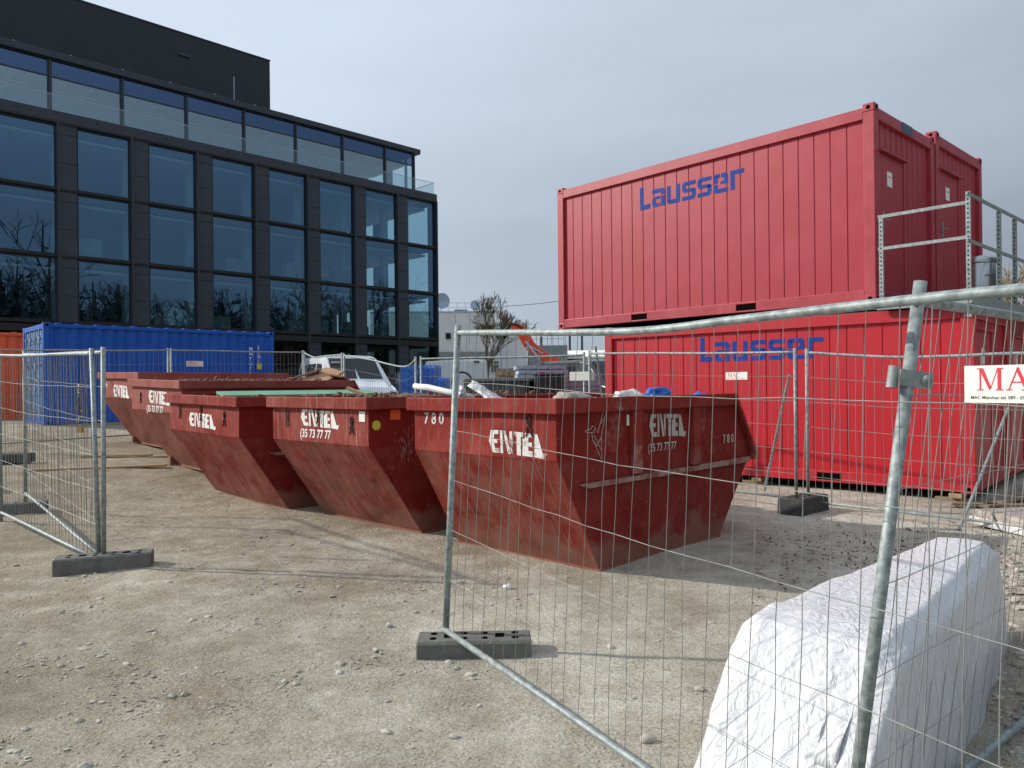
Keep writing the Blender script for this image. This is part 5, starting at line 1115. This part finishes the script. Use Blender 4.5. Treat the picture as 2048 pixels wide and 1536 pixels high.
mb = MB(); mb.box(0, 0, 0, 1.4, 1, .35); o = mb.build('roof_unit', M['wallband'], bevel=.02); o.location = (-6.2, 81.5, 9.62); tag(o, 'flat grey ventilation unit on the pale building roof', 'ventilation unit')
t = thing('long_hall', 'long hall with a cream roof band far behind the formwork', 'building', (3.0, 88, 0), R(-2))
mb = MB(); mb.box(0, 0, 0, 16, 20, 4.2); mb.build('wall', M['wallband'], t)
mb = MB(); mb.prism([(-.6, 4.95), (7, 6.0), (20, 4.95), (20, 4.7), (-.6, 4.7)], lambda y, z, d: (d, y, z), -.2, 16.2); mb.build('roof', M['hall'], t)
for x in range(6): mb = MB(); mb.box(.4+x*2, -.06, 2.4, 1.9+x*2, 0, 3.9); mb.build('window', M['carglass'], t)
for i, (x, h_) in enumerate(((3.9, 8.0), (7.6, 10.6), (9.2, 10.9))):
    mb = MB(); mb.cyl((0, 0, 0), (0, 0, h_), .16, 8); o = mb.build('flue_pipe', M['cardark']); o.location = (x, 98, 0); tag(o, ['short dark flue left end behind the hall', 'tall dark flue behind the hall, left of the pair', 'tall dark flue behind the hall, right of the pair'][i], 'chimney', 'flues behind the hall')
t = thing('roof_scaffold', 'small railing frame on the grey annex right of the pale building', 'railing', (1.9, 82, 0))
mb = MB(); mb.box(0, 0, 0, 4.2, 6, 6.0); mb.build('base_wall', M['wallband'], t)
mb = MB()
for k in range(7): mb.box(.2+k*.6, .2, 6.0, .25+k*.6, .25, 7.4)
mb.box(.2, .2, 7.35, 3.85, .26, 7.42); mb.box(.2, .2, 6.7, 3.85, .25, 6.75); mb.build('railing', M['wallband'], t)
mb = MB(); pts = []
a_, b_ = Vector((-.9, 62, 8.2)), Vector((9, 50, 8.6))
for i in range(17): u_ = i/16; p = a_.lerp(b_, u_); p.z -= .8*math.sin(math.pi*u_)*.5; pts.append(p)
mb.tube(pts, .022, 5); tag(mb.build('overhead_cable', M['cable']), 'thin cable strung from the bare tree towards the upper red container', 'cable')
# lattice/lamp mast by the tree that carries the cable
mb = MB(); mb.cyl((-.9, 62, .8), (-.9, 62, 8.9), .06, 8); tag(mb.build('cable_mast', M['grey_metal']), 'thin mast carrying the cable beside the bare tree', 'mast')

# ------------------------------------------------------------ trees
def grow(mb, p, d, L, r_, depth, rg, spread=.55, up=.15, tips=None, minr=.006, n=5):
    q = p+d*L; mid = p.lerp(q, .5)+Vector((rg.uniform(-1, 1), rg.uniform(-1, 1), rg.uniform(-.5, .5)))*L*.06
    mb.tube([p, mid, q], [r_, r_*.85, max(minr, r_*.68)], n, False)
    if depth == 0:
        if tips is not None: tips.append(q)
        return
    for k in range(rg.choice((2, 3, 3))):
        dv = (d+Vector((rg.gauss(0, spread), rg.gauss(0, spread), rg.gauss(up, spread*.6)))).normalized()
        grow(mb, p.lerp(q, rg.uniform(.55, 1)), dv, L*rg.uniform(.6, .85), max(minr, r_*rg.uniform(.45, .65)), depth-1, rg, spread, up, tips, minr, 4)
def bare_tree(label, loc, h, seed, depth=6, leaf=True, group=None, r0=None, spread=.55):
    rg = random.Random(seed); t = thing('bare_tree', label, 'tree', loc, rg.uniform(0, 6), group); r0 = r0 or h*.022
    mb = MB(); mb.tube([(0, 0, -.3), (.05, 0, h*.15), (0, .06, h*.32)], [r0*1.25, r0, r0*.85], 8); mb.build('trunk', M['bark'], t)
    mb = MB(); tips = []
    for k in range(5): grow(mb, Vector((0, .06, h*(.20+.03*k))), Vector((rg.gauss(0, .45), rg.gauss(0, .45), 1)).normalized(), h*.2, r0*.55, depth, rg, spread, tips=tips, minr=h*.0018)
    mb.build('branches', M['twig'], t)
    if leaf:
        mb = MB()
        for p in tips:
            if rg.random() < .10 and p.z < h*.66:
                for _ in range(5):
                    c = p+Vector((rg.gauss(0, .14), rg.gauss(0, .14), rg.gauss(0, .14))); a = Vector((rg.gauss(0, 1), rg.gauss(0, 1), rg.gauss(0, 1))).normalized()*rg.uniform(.05, .11); b = a.orthogonal().normalized()*.05
                    mb.add([c-a, c+b, c+a, c-b], [(0, 1, 2, 3)])
        mb.build('crown', M['leaf'], t)
    return t
bare_tree('half bare tree with dull leaves in front of the pale rendered building', (-2.15, 63, .8), 9.3, 23, 6, spread=.27)
bare_tree('bare tree top just showing at the right edge above the fence rail', (24.3, 35.5, 0), 8.8, 8, 5, leaf=False)
bare_tree('dark leafless bush at the foot of the half bare tree', (-3.9, 66, .6), 4.8, 12, 4)

# wood across the road on the right, seen only mirrored in the facade
mb = MB(); rg = random.Random(9)
for i in range(78):
    u_ = i/77; x = lerp(26, 68, u_)+rg.uniform(-4, 4); y = lerp(-22, 50, u_)+rg.uniform(-5, 5); h = rg.uniform(15, 24)*(1.15 if i % 9 == 4 else .9)
    b = Vector((x, y, -.5)); mb.tube([b, b+Vector((rg.uniform(-.5, .5), 0, h*.5)), b+Vector((rg.uniform(-1, 1), 0, h*.9))], [.35, .25, .08], 5)
    for k in range(7): grow(mb, b+Vector((0, 0, h*rg.uniform(.25, .6))), Vector((rg.gauss(0, .5), rg.gauss(0, .5), 1)).normalized(), h*.16, .16, 3, rg, minr=.035)
    for k in range(260):
        a = rg.uniform(0, 6.3); rr_ = rg.uniform(0, 4.4); zz = rg.uniform(.3, h*.8)*rg.random()**.35; c = Vector((x+rr_*math.cos(a), y+rr_*math.sin(a), zz)); s_ = rg.uniform(.25, .8)
        d1 = Vector((rg.gauss(0, 1), rg.gauss(0, 1), rg.gauss(0, 1))).normalized(); d2 = d1.orthogonal().normalized(); mb.add([c-d1*s_, c+d2*s_*.5, c+d1*s_, c-d2*s_*.5], [(0, 1, 2, 3)])
tag(mb.build('distant_wood', M['wood']), 'dark leafless wood mirrored in the lower panes of the office building', 'wood', kind='stuff')
